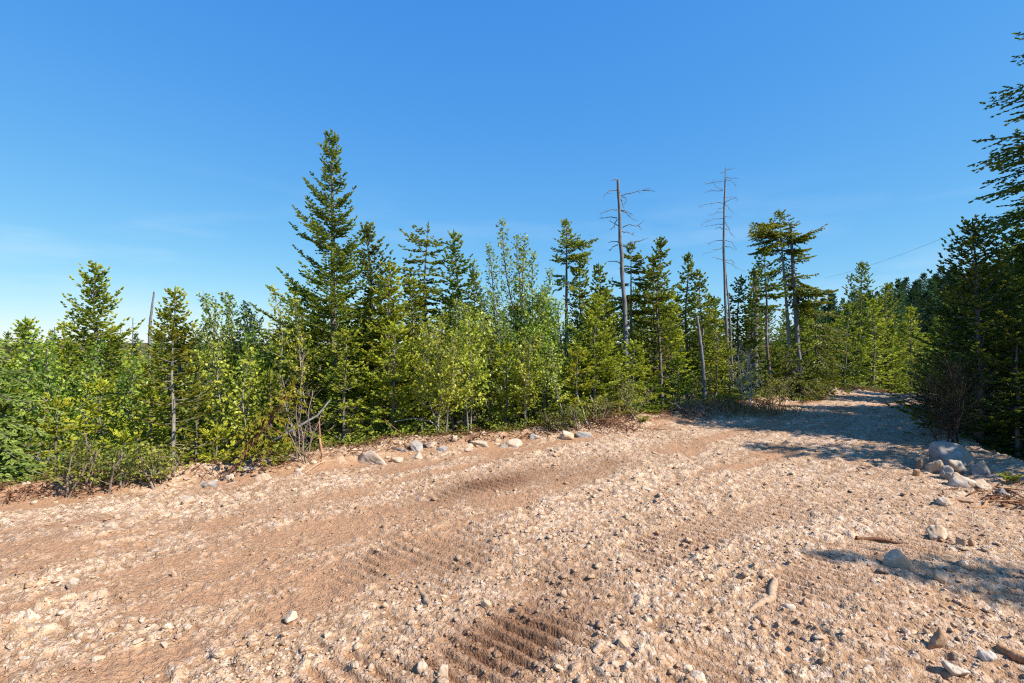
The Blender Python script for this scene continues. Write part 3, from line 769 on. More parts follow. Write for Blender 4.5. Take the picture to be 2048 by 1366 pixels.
# --- trees right of the road, most tinted darker to stand for their shade
conifer("dark young spruce with a forked leader, in shade right of the road", 1958, 7.9, 446, 140, c0=.02, dens=.92, e_top=48, e_bot=-4, tip=.12, prof=.62, tint0=.10, bot_round=.1, sw=.03)
conifer("tall spruce with sagging boughs entering from the right frame edge", 2200, 8.2, -80, 285, per=7, c0=.44, dens=.85, e_top=25, e_bot=-30, tip=.06, sag=-.06, prof=.62, hang=.10, tint0=.25, dead=20, whorl=.32, fan=.6, lvar=(.72, 1.15), sl=.08, sw=.027, gap2=.052)
conifer("dark spruce behind the forked young spruce right of the road", 2030, 10.2, 470, 130, dens=.8, c0=.02, tint0=.10, prof=.6)
conifer("dark bushy spruce at the right bend where the road disappears", 1925, 12.6, 560, 80, c0=.02, tint0=.10, prof=.6)
for lb, u, d, vt, rp in (("low dark spruce in front of the forked young spruce at the right edge", 2035, 7.4, 640, 95), ("low dark spruce behind the black twiggy shrub", 1905, 9.6, 650, 70), ("shaded spruce between the black shrub and the forked young spruce", 1985, 9.2, 560, 90)):
    conifer(lb, u, d, vt, rp, c0=.02, tint0=.10, prof=.5, dens=.8)
x_, y_ = 8.0, .75
g = plant(777, [((0, 0, 0), (0, 0), 6.6)], R=1.1, c0=.15, gap1=.09, gap2=.08)
put(tree_meshes("spruce_tree", g, 'spruce'), "spruce_tree", "spruce just outside the right frame edge whose shadow lies on the foreground", "tree", x_, y_)

for i, (tx, ty, th) in enumerate(((8.7, 5.1, 5.7), (10.6, 7.0, 6.5), (11.6, 9.4, 6.0), (12.6, 11.2, 6.2), (13.6, 13.2, 6.0), (9.5, 6.7, 7.0), (10.6, 8.6, 7.2))):  # crowns widened and last two unseen spruces added to shade the right edge
    g = plant(790 + i, [((0, 0, 0), (0, 0), th)], R=1.5, c0=.05, gap1=.12, gap2=.11, sl=.13, sw=.05, whorl=.3)
    put(tree_meshes("spruce_tree", g, 'spruce'), "spruce_tree", ["spruce outside the right frame edge shading the rock heap", "spruce in the right-hand wood behind the tall sagging one", "spruce in the right-hand wood deeper along the bend", "spruce in the right-hand wood where the road turns", "spruce in the right-hand wood farthest along the bend", "spruce added outside the frame to shade the forked young spruce", "tall spruce added outside the frame behind the sagging one to cast shade"][i], "tree", tx, ty)

# --- ragged and dead trees built branch by branch (height fraction, azimuth, length, elevation)
def rag(label, u, d, vtop, br, mat='spruce', lean=(0, 0), shoot=.08, r0=.07, dead=20, crown=None, bark='bark', base_u=None, fan=.7, many=1.0, **kw):
    x, y, H = spec(u if base_u is None else base_u, d, vtop); SEED[0] = zlib.crc32(label.encode()) % 100000
    if base_u is not None: lean = ((wx(u, d) - x) / H, lean[1])
    g = plant(SEED[0], [((0, 0, 0), lean, H)], branches=br, r0=r0, dead=dead, R=.7, wob=0.0, sl=shoot, sw=.036, gap1=.042, gap2=.045, interior=.15, fan=fan, tip=kw.get('tip', .05), sag=.05, tint0=kw.get('tint0', .36), hang=kw.get('hang', .16))
    if crown:
        g2 = plant(SEED[0] + 5000, [((lean[0] * H * crown[0], lean[1] * H * crown[0], H * crown[0]), lean, H * (1 - crown[0]) + crown[2])], R=crown[1], c0=.05, gap1=.055, gap2=.05, sw=.034, whorl=.2, r0=.012, wob=0.0)
        for k in ('branches', 'crown'):
            off = g[k].n
            g[k].v += g2[k].v; g[k].c += g2[k].c; g[k].q += [q + off for q in g2[k].q]; g[k].t += [t + off for t in g2[k].t]; g[k].n += g2[k].n
    return put(tree_meshes("ragged_spruce", g, mat, bark), "ragged_spruce", label, "tree", x, y)

R_ = random.Random(3)
def fanout(spec_):
    out = []
    for h, az, L, e, n in spec_:
        for i in range(int(n * 1.25)):
            out.append((h + R_.uniform(-.012, .012), az + R_.uniform(-50, 50), L * R_.uniform(.6, 1.2), e + R_.uniform(-20, 14)))
    return out
conifer("ragged dying spruce with tufted uneven boughs left of the narrow spire", 860, 11.2, 452, 62, "spruce", "ragged_spruce", c0=.34, dropout=.42, lvar=(.35, 1.35), e_top=5, e_bot=-28, prof=.28, dead=46, whorl=.2, r0=.055, tint0=.34, fan=.6)
rag("ragged one-armed spruce with bare lower trunk, right of the upright aspen", 1133, 13.0, 446,
    fanout([(.90, 5, .62, 8, 4), (.84, 0, .66, 0, 4), (.80, 350, .45, -25, 3), (.82, 185, .3, 0, 3), (.76, 180, .3, -15, 3), (.72, 10, .4, -25, 3), (.72, 200, .3, -20, 3)]), crown=(.80, .32, .05), dead=34, r0=.075)
rag("living spruce hugging the tall grey snag on its right side", 1262, 12.4, 495,
    fanout([(.93, 0, .25, 15, 4), (.88, 20, .35, 0, 4), (.82, 350, .42, -5, 4), (.80, 180, .35, 0, 3), (.74, 0, .45, -10, 4), (.70, 185, .5, -5, 4), (.66, 10, .42, -12, 4), (.60, 180, .55, -12, 3), (.6, 0, .4, -15, 3), (.74, 270, .35, -5, 3)]), crown=(.86, .22, .08), dead=26, r0=.05)
rag("umbrella-shaped spruce with a long left arm and bare white-barked trunk", 1558, 13.8, 424,
    fanout([(.93, 182, .62, 0, 5), (.88, 182, 1.15, -4, 5), (.85, 190, .85, -12, 4), (.90, 0, .35, 5, 3), (.84, 5, .95, 4, 5), (.80, 0, .85, -8, 4), (.74, 355, .7, -12, 3), (.66, 5, .95, -6, 4), (.60, 0, 1.0, -8, 4), (.56, 350, 1.05, -5, 4),
            (.50, 5, 1.05, -10, 3), (.70, 180, .5, -15, 3), (.62, 185, .6, -20, 3), (.88, 270, .5, 0, 3), (.8, 80, .5, -5, 3)]), crown=(.84, .42, .0), dead=30, r0=.06, base_u=1588, bark='birchbark', hang=.24, fan=.5, tint0=.32, mat='fir')

def deadwood(name, label, cat, P, R, branches=(), mat='deadwood', k=9, twigs=0, seed=1, jag=True):
    """P: world polyline of the stem, branches: list of (polyline, radius)"""
    rng = np.random.default_rng(seed)
    P = np.array(P, float); o = thing(name, label, cat, P[0])
    q = np.linspace(0, 1, 16); t = np.linspace(0, 1, len(P)); Pi = np.stack([np.interp(q, t, P[:, i]) for i in range(3)], 1)
    Pi[1:-1] += rng.normal(size=(14, 3)) * R[0] * .10
    Ri = np.interp(q, np.linspace(0, 1, len(R)), R) * rng.uniform(.9, 1.1, 16)
    V, Q = tubes((Pi - P[0])[None], Ri[None], k); g = Geo(); 
    if jag:
        V[-k:] += norm(P[-1] - P[-2]) * rng.uniform(-.2, 1.6, k)[:, None] * R[-1]
    g.add(V, Q); tip = V[-k:].mean(0); n0 = g.n
    g.add(np.concatenate([V[-k:], [tip]]), tris=[(i, (i + 1) % k, k) for i in range(k)])
    link("trunk", g.mesh(name + "_trunk", M[mat], True), o)
    for bp, br in branches:
        gb = Geo()
        bp = np.array(bp, float); n = 8; qq = np.linspace(0, 1, n)
        tt = np.concatenate([[0], np.cumsum(np.linalg.norm(np.diff(bp, axis=0), axis=1))]); tt /= tt[-1]
        B = np.stack([np.interp(qq, tt, bp[:, i]) for i in range(3)], 1); L = np.linalg.norm(bp[-1] - bp[0])
        B[1:] += rng.normal(size=(n - 1, 3)) * L * .018
        V, Q = tubes((B - P[0])[None], (br * (1 - .75 * qq))[None], 4); gb.add(V, Q)
        for _ in range(twigs):
            f = rng.uniform(.3, .95); b0 = np.array([np.interp(f, qq, B[:, i]) for i in range(3)]); dd = norm((B[-1] - B[0]) + rng.normal(size=3) * L * .7)
            l = L * rng.uniform(.12, .3); Pt = np.stack([b0, b0 + dd * l * .5 + rng.normal(size=3) * l * .08, b0 + dd * l + np.array([0, 0, -.1 * l])])
            V, Q = tubes((Pt - P[0])[None], np.array([[br * .4, br * .3, br * .12]]), 3); gb.add(V, Q)
        link("branch", gb.mesh(name + "_branch", M[mat], True), o)
    return o

def px3(u, v, d): return (wx(u, d), d, wz(v, d))
def snag_branches(pts, d, s, org, seed, r=.011):
    """branches traced in an enlarged view: s = enlargement, org = its corner; depth leans by each branch's own bearing"""
    rng = random.Random(seed); out = []
    for pl in pts:
        k = rng.uniform(-.6, .6); u0 = pl[0][0]
        out.append(([px3(org[0] + a / s, org[1] + b / s, d + k * abs(a - u0) / s / FPX * d) for a, b in pl], r))
    return out
# tall thick grey snag
d = 12.0
x0 = wx(1256, d)
deadwood("dead_snag", "thick grey snag with broken flat top and crooked bare limbs", "dead tree",
    [(x0, d, gz(x0, d) - .1), px3(1250, 640, d), px3(1241, 480, d), px3(1236, 361, d)], [.064, .054, .041, .031],
    snag_branches([[(255, 136), (235, 134), (208, 140)], [(250, 206), (200, 210), (170, 235), (155, 270)], [(280, 245), (350, 225), (430, 205), (487, 188)], [(430, 208), (470, 206), (508, 212)],
                   [(285, 250), (312, 255), (315, 285), (298, 305)], [(252, 342), (210, 340), (165, 355), (135, 376)], [(255, 395), (215, 390), (165, 395), (128, 403)], [(255, 405), (238, 430), (238, 455), (195, 480)],
                   [(270, 450), (235, 435), (198, 415)], [(278, 340), (320, 350), (360, 380)], [(280, 345), (310, 355), (350, 395), (400, 415)], [(290, 460), (340, 442), (400, 448), (432, 415)], [(400, 448), (422, 475)],
                   [(288, 485), (330, 495), (380, 515)], [(292, 590), (350, 565), (430, 548), (475, 528)], [(265, 565), (240, 555), (190, 565)], [(262, 580), (225, 590), (198, 625)], [(275, 260), (290, 300), (300, 330)], [(270, 700), (220, 690), (180, 700)]], d, 3.415, (1160, 320), 4, .013), twigs=2, seed=4)
# tall thin snag
d = 13.0
x0 = wx(1462, d)
deadwood("dead_snag", "tallest thin dead snag with short drooping bare twigs all along it", "dead tree",
    [(x0, d, gz(x0, d) - .1), px3(1452, 640, d), px3(1447, 480, d), px3(1450, 372, d), px3(1451, 334, d)], [.040, .035, .029, .019, .006],
    snag_branches([[(240, 150), (165, 160), (135, 165)], [(165, 160), (125, 170), (95, 155)], [(235, 212), (190, 195), (165, 165)], [(235, 220), (160, 222), (98, 234)], [(255, 125), (300, 128), (350, 135)], [(255, 140), (300, 150), (330, 190)],
                   [(240, 270), (290, 265), (335, 268), (330, 295)], [(240, 310), (290, 285), (330, 270)], [(235, 310), (160, 308), (110, 320), (60, 346)], [(245, 310), (270, 330), (290, 365), (325, 385)], [(240, 375), (180, 380), (135, 395)],
                   [(240, 420), (170, 425), (115, 445), (80, 467)], [(240, 460), (180, 465), (107, 476)], [(245, 440), (275, 480), (290, 530), (320, 560)], [(240, 575), (190, 580), (118, 606)], [(245, 575), (300, 590), (335, 650)],
                   [(240, 625), (180, 645), (110, 668)], [(245, 620), (290, 625), (320, 650)], [(235, 720), (190, 705), (155, 700)], [(245, 730), (310, 750), (380, 798)], [(245, 715), (300, 722), (330, 750)], [(252, 70), (285, 66), (320, 60)], [(250, 85), (225, 90), (210, 105)],
                   [(240, 500), (210, 480), (180, 500)], [(245, 400), (270, 410), (300, 408)], [(240, 345), (215, 345), (195, 352)], [(240, 480), (265, 505), (290, 490)]], d, 3.594, (1380, 320), 9, .009), twigs=3, seed=9)
d = 13.3; x0 = wx(1468, d)
deadwood("dead_pole", "thin dark dead pole leaning close along the tallest thin snag", "dead tree", [(x0, d, gz(x0, d) - .1), px3(1460, 640, d), px3(1451, 538, d)], [.03, .024, .012], k=6, seed=12)
d = 11.9; x0 = wx(1413, d)
deadwood("dead_snag", "short pale broken snag with splintered top between the two tall snags", "dead tree", [(x0, d, gz(x0, d) - .1), px3(1404, 710, d), px3(1394, 634, d)], [.046, .040, .028], mat='deadwood', seed=15,
    branches=[([px3(1411, 780, d), px3(1400, 765, d - .1), px3(1380, 745, d - .2)], .015), ([px3(1412, 785, d), px3(1425, 760, d - .1), px3(1424, 730, d)], .012)])
d = 13.7; x0 = wx(1604, d)
deadwood("dead_snag", "dark straight dead pole with flat top through the umbrella-shaped spruce", "dead tree", [(x0, d, gz(x0, d) - .1), px3(1592, 640, d), px3(1581, 450, d)], [.062, .055, .036], seed=17)
d = 20.0; x0 = wx(299, d)
deadwood("dead_pole", "bare broken pole leaning above the left skyline trees", "dead tree", [(x0, d, gz(x0, d) - .1), px3(299, 660, d), px3(308, 585, d)], [.06, .055, .03], seed=19)
d = 17.0; x0 = wx(426, d)
deadwood("dead_pole", "thin grey broken pole behind the left maple", "dead tree", [(x0, d, gz(x0, d) - .1), px3(428, 670, d), px3(432, 600, d)], [.045, .04, .022], seed=20)
d = 17.0; x0 = wx(1510, d)
deadwood("dead_pole", "blunt grey stub peeping over the spruces left of the umbrella-shaped spruce", "dead tree", [(x0, d, gz(x0, d) - .1), px3(1511, 550, d)], [.10, .085], seed=21)
for i, (u, vt, dd) in enumerate(((265, 636, 30), (241, 650, 34), (108, 655, 20))):
    x0 = wx(u, dd)
    deadwood("dead_pole", ["faint thin bare pole on the left skyline beside the broad bushy fir", "shorter faint bare pole next to the first on the left skyline", "small bare leader rising from the far left bushes"][i], "dead tree", [(x0, dd, gz(x0, dd) - .1), px3(u + 1, vt, dd)], [.06, .02], k=5, seed=30 + i,
        branches=[([px3(u, vt + 12 + 8 * j, dd), px3(u + 8 * (-1) ** j, vt + 12 + 8 * j - 2, dd)], .012) for j in range(3)])

# --- broadleaf trees and saplings
broad("upright aspen with bare crooked limbs reaching left above the thicket", 1048, 10.6, 446,
      [(0, 1004, 443), (4, 1028, 462), (8, 1052, 482), (12, 1075, 505), (16, 1096, 535), (-6, 948, 525), (-10, 980, 498)], 26, 'maple', "aspen_tree", bark='bark', c0=.50, whorl=.15, per=4, e_bot=40, e_top=70, tint0=.4, r0=.03, sl=.056, sw=.043, gap1=.075, wob=.035)
broad("leafy maple with upright shoots left of the leaning birch", 468, 9.6, 590, [(0, 440, 597), (6, 462, 588), (12, 487, 606), (18, 512, 628), (-8, 425, 640)], 52, 'maple', "maple_tree", c0=.25, whorl=.14, tint0=.40)
broad("light green maple bush in front of the left maple", 445, 7.9, 690, [(-30, 400, 705), (0, 440, 690), (25, 480, 700), (40, 505, 720)], 55, 'birch', "maple_bush", cat="bush", c0=.1, tint0=.5)
broad("leaning birch with sparse leaves left of the tallest spruce", 606, 8.4, 574, [(0, 542, 576), (4, 575, 600), (8, 600, 650)], 34, 'birch', "birch_sapling", c0=.5, gap2=.05, r0=.014)
broad("leafy bush between the left maple and the leaning birch", 545, 8.8, 655, [(-20, 520, 668), (0, 545, 655), (20, 565, 690)], 60, 'maple', "maple_bush", cat="bush", c0=.1)
broad("birch with three white leaning stems at the road edge", 880, 8.1, 640, [(-4, 845, 660), (0, 862, 640), (10, 905, 668)], 55, 'birch', "birch_sapling", c0=.26, r0=.012, tint0=.55)
broad("birch with twin curved white stems right of the three-stemmed one", 937, 8.5, 628, [(0, 935, 640), (5, 965, 628)], 58, 'birch', "birch_sapling", c0=.26, r0=.012, tint0=.55)
broad("birch with pale forked stem below the aspen", 1048, 8.9, 672, [(0, 1072, 672), (3, 1040, 690)], 48, 'birch', "birch_sapling", c0=.26, r0=.011, tint0=.5)
broad("birch with a straight thin leaning stem right of the forked one", 1128, 8.9, 690, [(0, 1104, 690)], 42, 'birch', "birch_sapling", c0=.3, r0=.010, tint0=.5)
broad("light leafy birch behind the three-stemmed birch", 905, 9.6, 600, [(-30, 880, 632), (0, 905, 600), (25, 940, 615)], 62, 'birch', "birch_sapling", c0=.2, tint0=.5)
broad("dark leafy maple right below the aspen crown", 1085, 10.3, 575, [(-20, 1060, 590), (10, 1095, 575), (25, 1125, 600)], 58, 'maple', "maple_tree", c0=.2, tint0=.35)
broad("dark leafy maple left below the aspen crown", 985, 10.0, 590, [(-15, 970, 600), (10, 1000, 590)], 58, 'maple', "maple_tree", c0=.2, tint0=.35)
broad("leafy bush at the far left edge behind the drooping spruce", 40, 8.0, 668, [(-60, -10, 672), (0, 40, 668), (50, 90, 680)], 75, 'maple', "maple_bush", cat="bush", c0=.08)
broad("alder bush in front of the broad bushy fir", 235, 8.5, 720, [(-40, 200, 735), (0, 240, 720), (35, 280, 730)], 65, 'maple', "alder_bush", cat="bush", c0=.08)
broad("leafy alder in the shade beyond the bare black shrub", 1880, 13.8, 690, [(-20, 1850, 700), (0, 1885, 690), (20, 1925, 705)], 55, 'birch', "alder_bush", cat="bush", c0=.1)

# --- front row of small firs at the road edge
front = [(205, 7.2, 765, 75, 'fir', "small fir below the broad bushy fir"), (112, 6.6, 800, 70, 'fir', "small fir right of the drooping left spruce"), (298, 7.0, 775, 66, 'fir', "small fir left of the thin yellowing fir"),
         (250, 6.4, 868, 55, 'fir', "knee-high fir on the left road edge"), (434, 6.9, 858, 48, 'fir', "little bright fir between yellowing fir and fallen log"), (395, 7.6, 775, 58, 'spruce', "dark small spruce right of the thin yellowing fir"),
         (540, 7.8, 745, 60, 'spruce', "shaded spruce behind the bare white-stemmed shrub"), (785, 8.5, 650, 75, 'fir', "fir with layered boughs behind the dead brush"), (1010, 9.2, 690, 52, 'fir', "young fir behind the root heap"),
         (978, 9.5, 665, 48, 'spruce', "thin dark spruce left of the root heap"), (1155, 9.6, 700, 55, 'fir', "young fir right of the straight leaning birch"), (1300, 11.0, 740, 48, 'fir', "low fir behind the brush at the road bend"),
         (1355, 11.6, 720, 50, 'spruce', "shaded small spruce left of the short pale snag"), (1545, 13.6, 700, 55, 'spruce', "dark small spruce left of the road crest fir"), (690, 8.3, 660, 70, 'spruce', "dark low spruce between the two trunks of the joined spruces"),
         (635, 9.0, 640, 65, 'spruce', "dark spruce behind the tallest spruce trunk"), (845, 9.4, 690, 62, 'fir', "fir behind the stems of the three-stemmed birch"), (1090, 9.8, 720, 50, 'spruce', "dark spruce behind the forked birch"),
         (20, 6.0, 790, 85, 'spruce', "dark spruce under the drooping left boughs"), (1225, 10.4, 745, 58, 'fir', "low fir in front of the grey snag trunk"), (1430, 12.6, 640, 46, 'spruce', "spruce just right of the short pale snag"),
         (1345, 12.8, 585, 46, 'fir', "fir just right of the slim bare-trunked spruce"), (1600, 14.0, 640, 50, 'spruce', "shaded spruce behind the umbrella tree trunk")]
for u, d, vt, rp, mt, lb in front:
    conifer(lb, u, d, vt, rp, mt, "fir_tree" if mt == 'fir' else "spruce_tree", c0=.04, dens=.85, tint0=.5 if mt == 'fir' else .36, dead=8)
print("tree tris", MESHTRIS[0])

# --- filler trees deeper in the stand: shared meshes, each an individual
protos = []
for i, (H, R, c0, mt) in enumerate(((3.6, .75, .08, 'spruce'), (4.2, .70, .15, 'spruce'), (3.4, .85, .05, 'fir'), (4.0, .62, .12, 'fir'), (4.4, .8, .22, 'spruce'))):
    g = plant(900 + i, [((0, 0, 0), (0, 0), H)], R=R, c0=c0, gap1=.10, gap2=.09, sl=.12, sw=.05, whorl=.28, dead=8, lvar=(.55, 1.15), e_bot=-10, prof=.75, tip_tint=.28, tint0=.28)
    protos.append((H, tree_meshes("young_conifer", g, mt), 'spruce' if mt == 'spruce' else 'fir'))
for i in range(2):
    H = 3.2
    g = plant(950 + i, [((-.2, 0, 0), (-.12, 0), H), ((.1, .1, 0), (.08, .05), H * .92), ((.2, -.1, 0), (.2, -.1), H * .8)], R=.6, leaf='broad', c0=.2, whorl=.2, per=5, e_bot=25, e_top=60, fan=.45, phi=42, gap1=.09, gap2=.06, sl=.075, sw=.06, interior=.2, tint0=.42, tintr=.7, wob=.06, lat_bend=.25)
    protos.append((H, tree_meshes("young_maple", g, 'maple', 'birchbark'), 'maple'))
SKY = [(-400, 655), (150, 655), (420, 662), (560, 655), (600, 610), (760, 600), (900, 590), (1000, 610), (1100, 580), (1300, 575), (1500, 570), (1640, 600), (1700, 640), (2400, 640)]
def skyline(u): return float(np.interp(u, [a for a, b in SKY], [b for a, b in SKY]))
rng = np.random.default_rng(77); placed = []
GL = {'spruce': ("dark young spruce lost in the dense stand behind the roadside trees", "spruces deep in the stand"), 'fir': ("young green fir lost in the dense stand behind the roadside trees", "firs deep in the stand"),
      'maple': ("leafy young maple lost in the dense stand behind the roadside trees", "maples deep in the stand")}
for ring in range(4000):
    dd = 9.0 * math.exp(rng.random() * math.log(75 / 9.0)); u = rng.uniform(-350, 1700)
    x, y = wx(u, dd), dd
    off = sdist(LEFT_EDGE, np.array([x]), np.array([y]), 1.0)[0]
    if off < 1.7: continue
    mind = .75 + .035 * dd
    if any((x - a) ** 2 + (y - b) ** 2 < mind * mind for a, b in placed): continue
    vt = skyline(u) + rng.uniform(3, 75) * (1.0 if dd < 25 else .4)
    H = wz(vt, dd) - gz(x, y)
    if H < 1.2: continue
    k = rng.integers(0, 5) if rng.random() < .88 else rng.integers(5, 7)
    Hp, ms, kind = protos[k]
    if H > 8: H = rng.uniform(5.5, 8)
    placed.append((x, y))
    zone = next(t for lim, t in ((150, "behind the far left bushes"), (420, "behind the broad bushy fir and the round-topped fir"), (640, "behind the left maple and the leaning birch"), (860, "behind the tallest spruce"), (1120, "behind the upright aspen"),
                                 (1300, "behind the thick grey snag"), (1500, "around the tallest thin snag"), (9999, "behind the umbrella-shaped spruce")) if u < lim)
    where = "close" if dd < 16 else ("farther" if dd < 32 else "far")
    put(ms, "young_" + kind, "%s in the stand %s %s" % ({'spruce': "dark young spruce", 'fir': "young green fir", 'maple': "leafy young maple"}[kind], where, zone), "tree", x, y, rng.uniform(0, 6.28), H / Hp, GL[kind][1])
    if len(placed) >= 185: break
print("fillers", len(placed))
# trees beyond the crest and on the right
n = 0
for ring in range(600):
    dd = rng.uniform(20, 62); u = rng.uniform(1560, 2150); x, y = wx(u, dd), dd
    if any((x - a) ** 2 + (y - b) ** 2 < 2.0 for a, b in placed): continue
    if -3.0 < sdist(LEFT_EDGE, np.array([x]), np.array([y]), 1.0)[0] < 1.0 and dd < 26: continue
    Hp, ms, kind = protos[(0, 1, 4, 0, 1, 2, 3)[rng.integers(0, 7)]]
    vt = np.interp(u, [1560, 1680, 1800, 2150], [640, 645, 640, 600]) + rng.uniform(0, 40)
    H = wz(vt, dd) - gz(x, y)
    if H < 1.5: continue
    placed.append((x, y)); n += 1
    put(ms, "young_" + kind, "%s among the crowded young conifers in the dip beyond the road crest" % ("dark spruce" if kind == 'spruce' else "green fir"), "tree", x, y, rng.uniform(0, 6.28), min(H, 9) / Hp, "%ss in the dip beyond the crest" % kind)
    if n >= 55: break
# hillside wood
hp = []
for i in range(4):
    g = plant(990 + i, [((0, 0, 0), (0, 0), 6.5)], R=(1.25, 1.5, 1.1, 1.6)[i], c0=.06, gap1=.26, gap2=.24, sl=.34, sw=.16, whorl=.5, per=6, k_trunk=5, tint0=(.15, .2, .7, .8)[i], prof=.8, tip_tint=.2)
    hp.append(tree_meshes("hill_spruce", g, 'hill'))
pl2 = []
for ring in range(6000):
    dd = rng.uniform(55, 150); u = rng.uniform(1600, 2250); x, y = wx(u, dd), dd
    if any((x - a) ** 2 + (y - b) ** 2 < 5.5 for a, b in pl2): continue
    pl2.append((x, y)); k = rng.integers(0, 4)
    put(hp[k], "hill_spruce", "small %s conifer on the far wooded hillside at right" % ("dark" if k < 2 else "bright green"), "tree", x, y, rng.uniform(0, 6.28), rng.uniform(.75, 1.25), "%s conifers of the far hillside wood" % ("dark" if k < 2 else "bright green"))
    if len(pl2) >= 290: break
print("hill", len(pl2), "tris", MESHTRIS[0])

# ------------------------------------------------------------------ stones
def rock(name, label, u, v, wpx, hpx, mat, seed, depth=1.0, bury=.25, sub=3, tilt=0.0, rot=None, facets=14):
    """a stone whose foot touches the ground at photo pixel (u, v)"""
    rng = np.random.default_rng(seed)
    x, y = on_ground(u, v)
    wpx *= .85 if v > 1000 else 1.0; w = wpx / FPX * y; h = hpx / FPX * y / (.8 if u > 1780 else 1.05)
    Vb, Tb = ICO[sub]
    pn = norm(rng.normal(size=(facets, 3))); pd = rng.uniform(.38, .8, facets); dp = pn @ Vb.T
    c = np.where(dp > .08, pd[:, None] / np.maximum(dp, .08), 9)
    rad = np.minimum(1.05, -np.log(np.exp(-c * 40).sum(0) + np.exp(-40 * 1.05)) / 40)
    n3 = fbm(Vb[:, 0] * 2.3 + Vb[:, 2] * 1.9 + seed, Vb[:, 1] * 2.3 - Vb[:, 2] * 1.3 + seed * .7, seed, 4) - .5
    n4 = fbm(Vb[:, 0] * 7 + Vb[:, 2] * 6 + seed, Vb[:, 1] * 7 - Vb[:, 2] * 5, seed + 3, 3) - .5
    P = Vb * (rad * (1 + .30 * n3 + .20 * n4))[:, None]
    P = P / np.abs(P).max(0)
    P = P * np.array([w / 2, w / 2 * depth, h / 2 / (1 - bury * .5)])
    ca, sa = math.cos(tilt), math.sin(tilt)
    P = np.stack([P[:, 0] * ca - P[:, 2] * sa, P[:, 1], P[:, 0] * sa + P[:, 2] * ca], 1)
    me = make_mesh(name, P, tris=Tb, mat=M[mat], smooth=False)
    o = link(name, me)
    yy = y + w * .3 * depth
    o.location = (x * yy / y, yy, gz(x, yy) + h / 2 * (1 - bury))
    o.rotation_euler = (0, 0, rng.uniform(-.4, .4) if rot is None else rot)
    tagobj(o, label, "boulder" if w > .28 else "stone", "stones along the left road edge" if v < 1000 and u < 1300 else ("stones heaped at the right road edge" if u > 1780 and v < 1060 else "loose stones on the road"))
    return o
W_, G_, T_, B_ = 'rock_white', 'rock_grey', 'rock_tan', 'rock_brown'
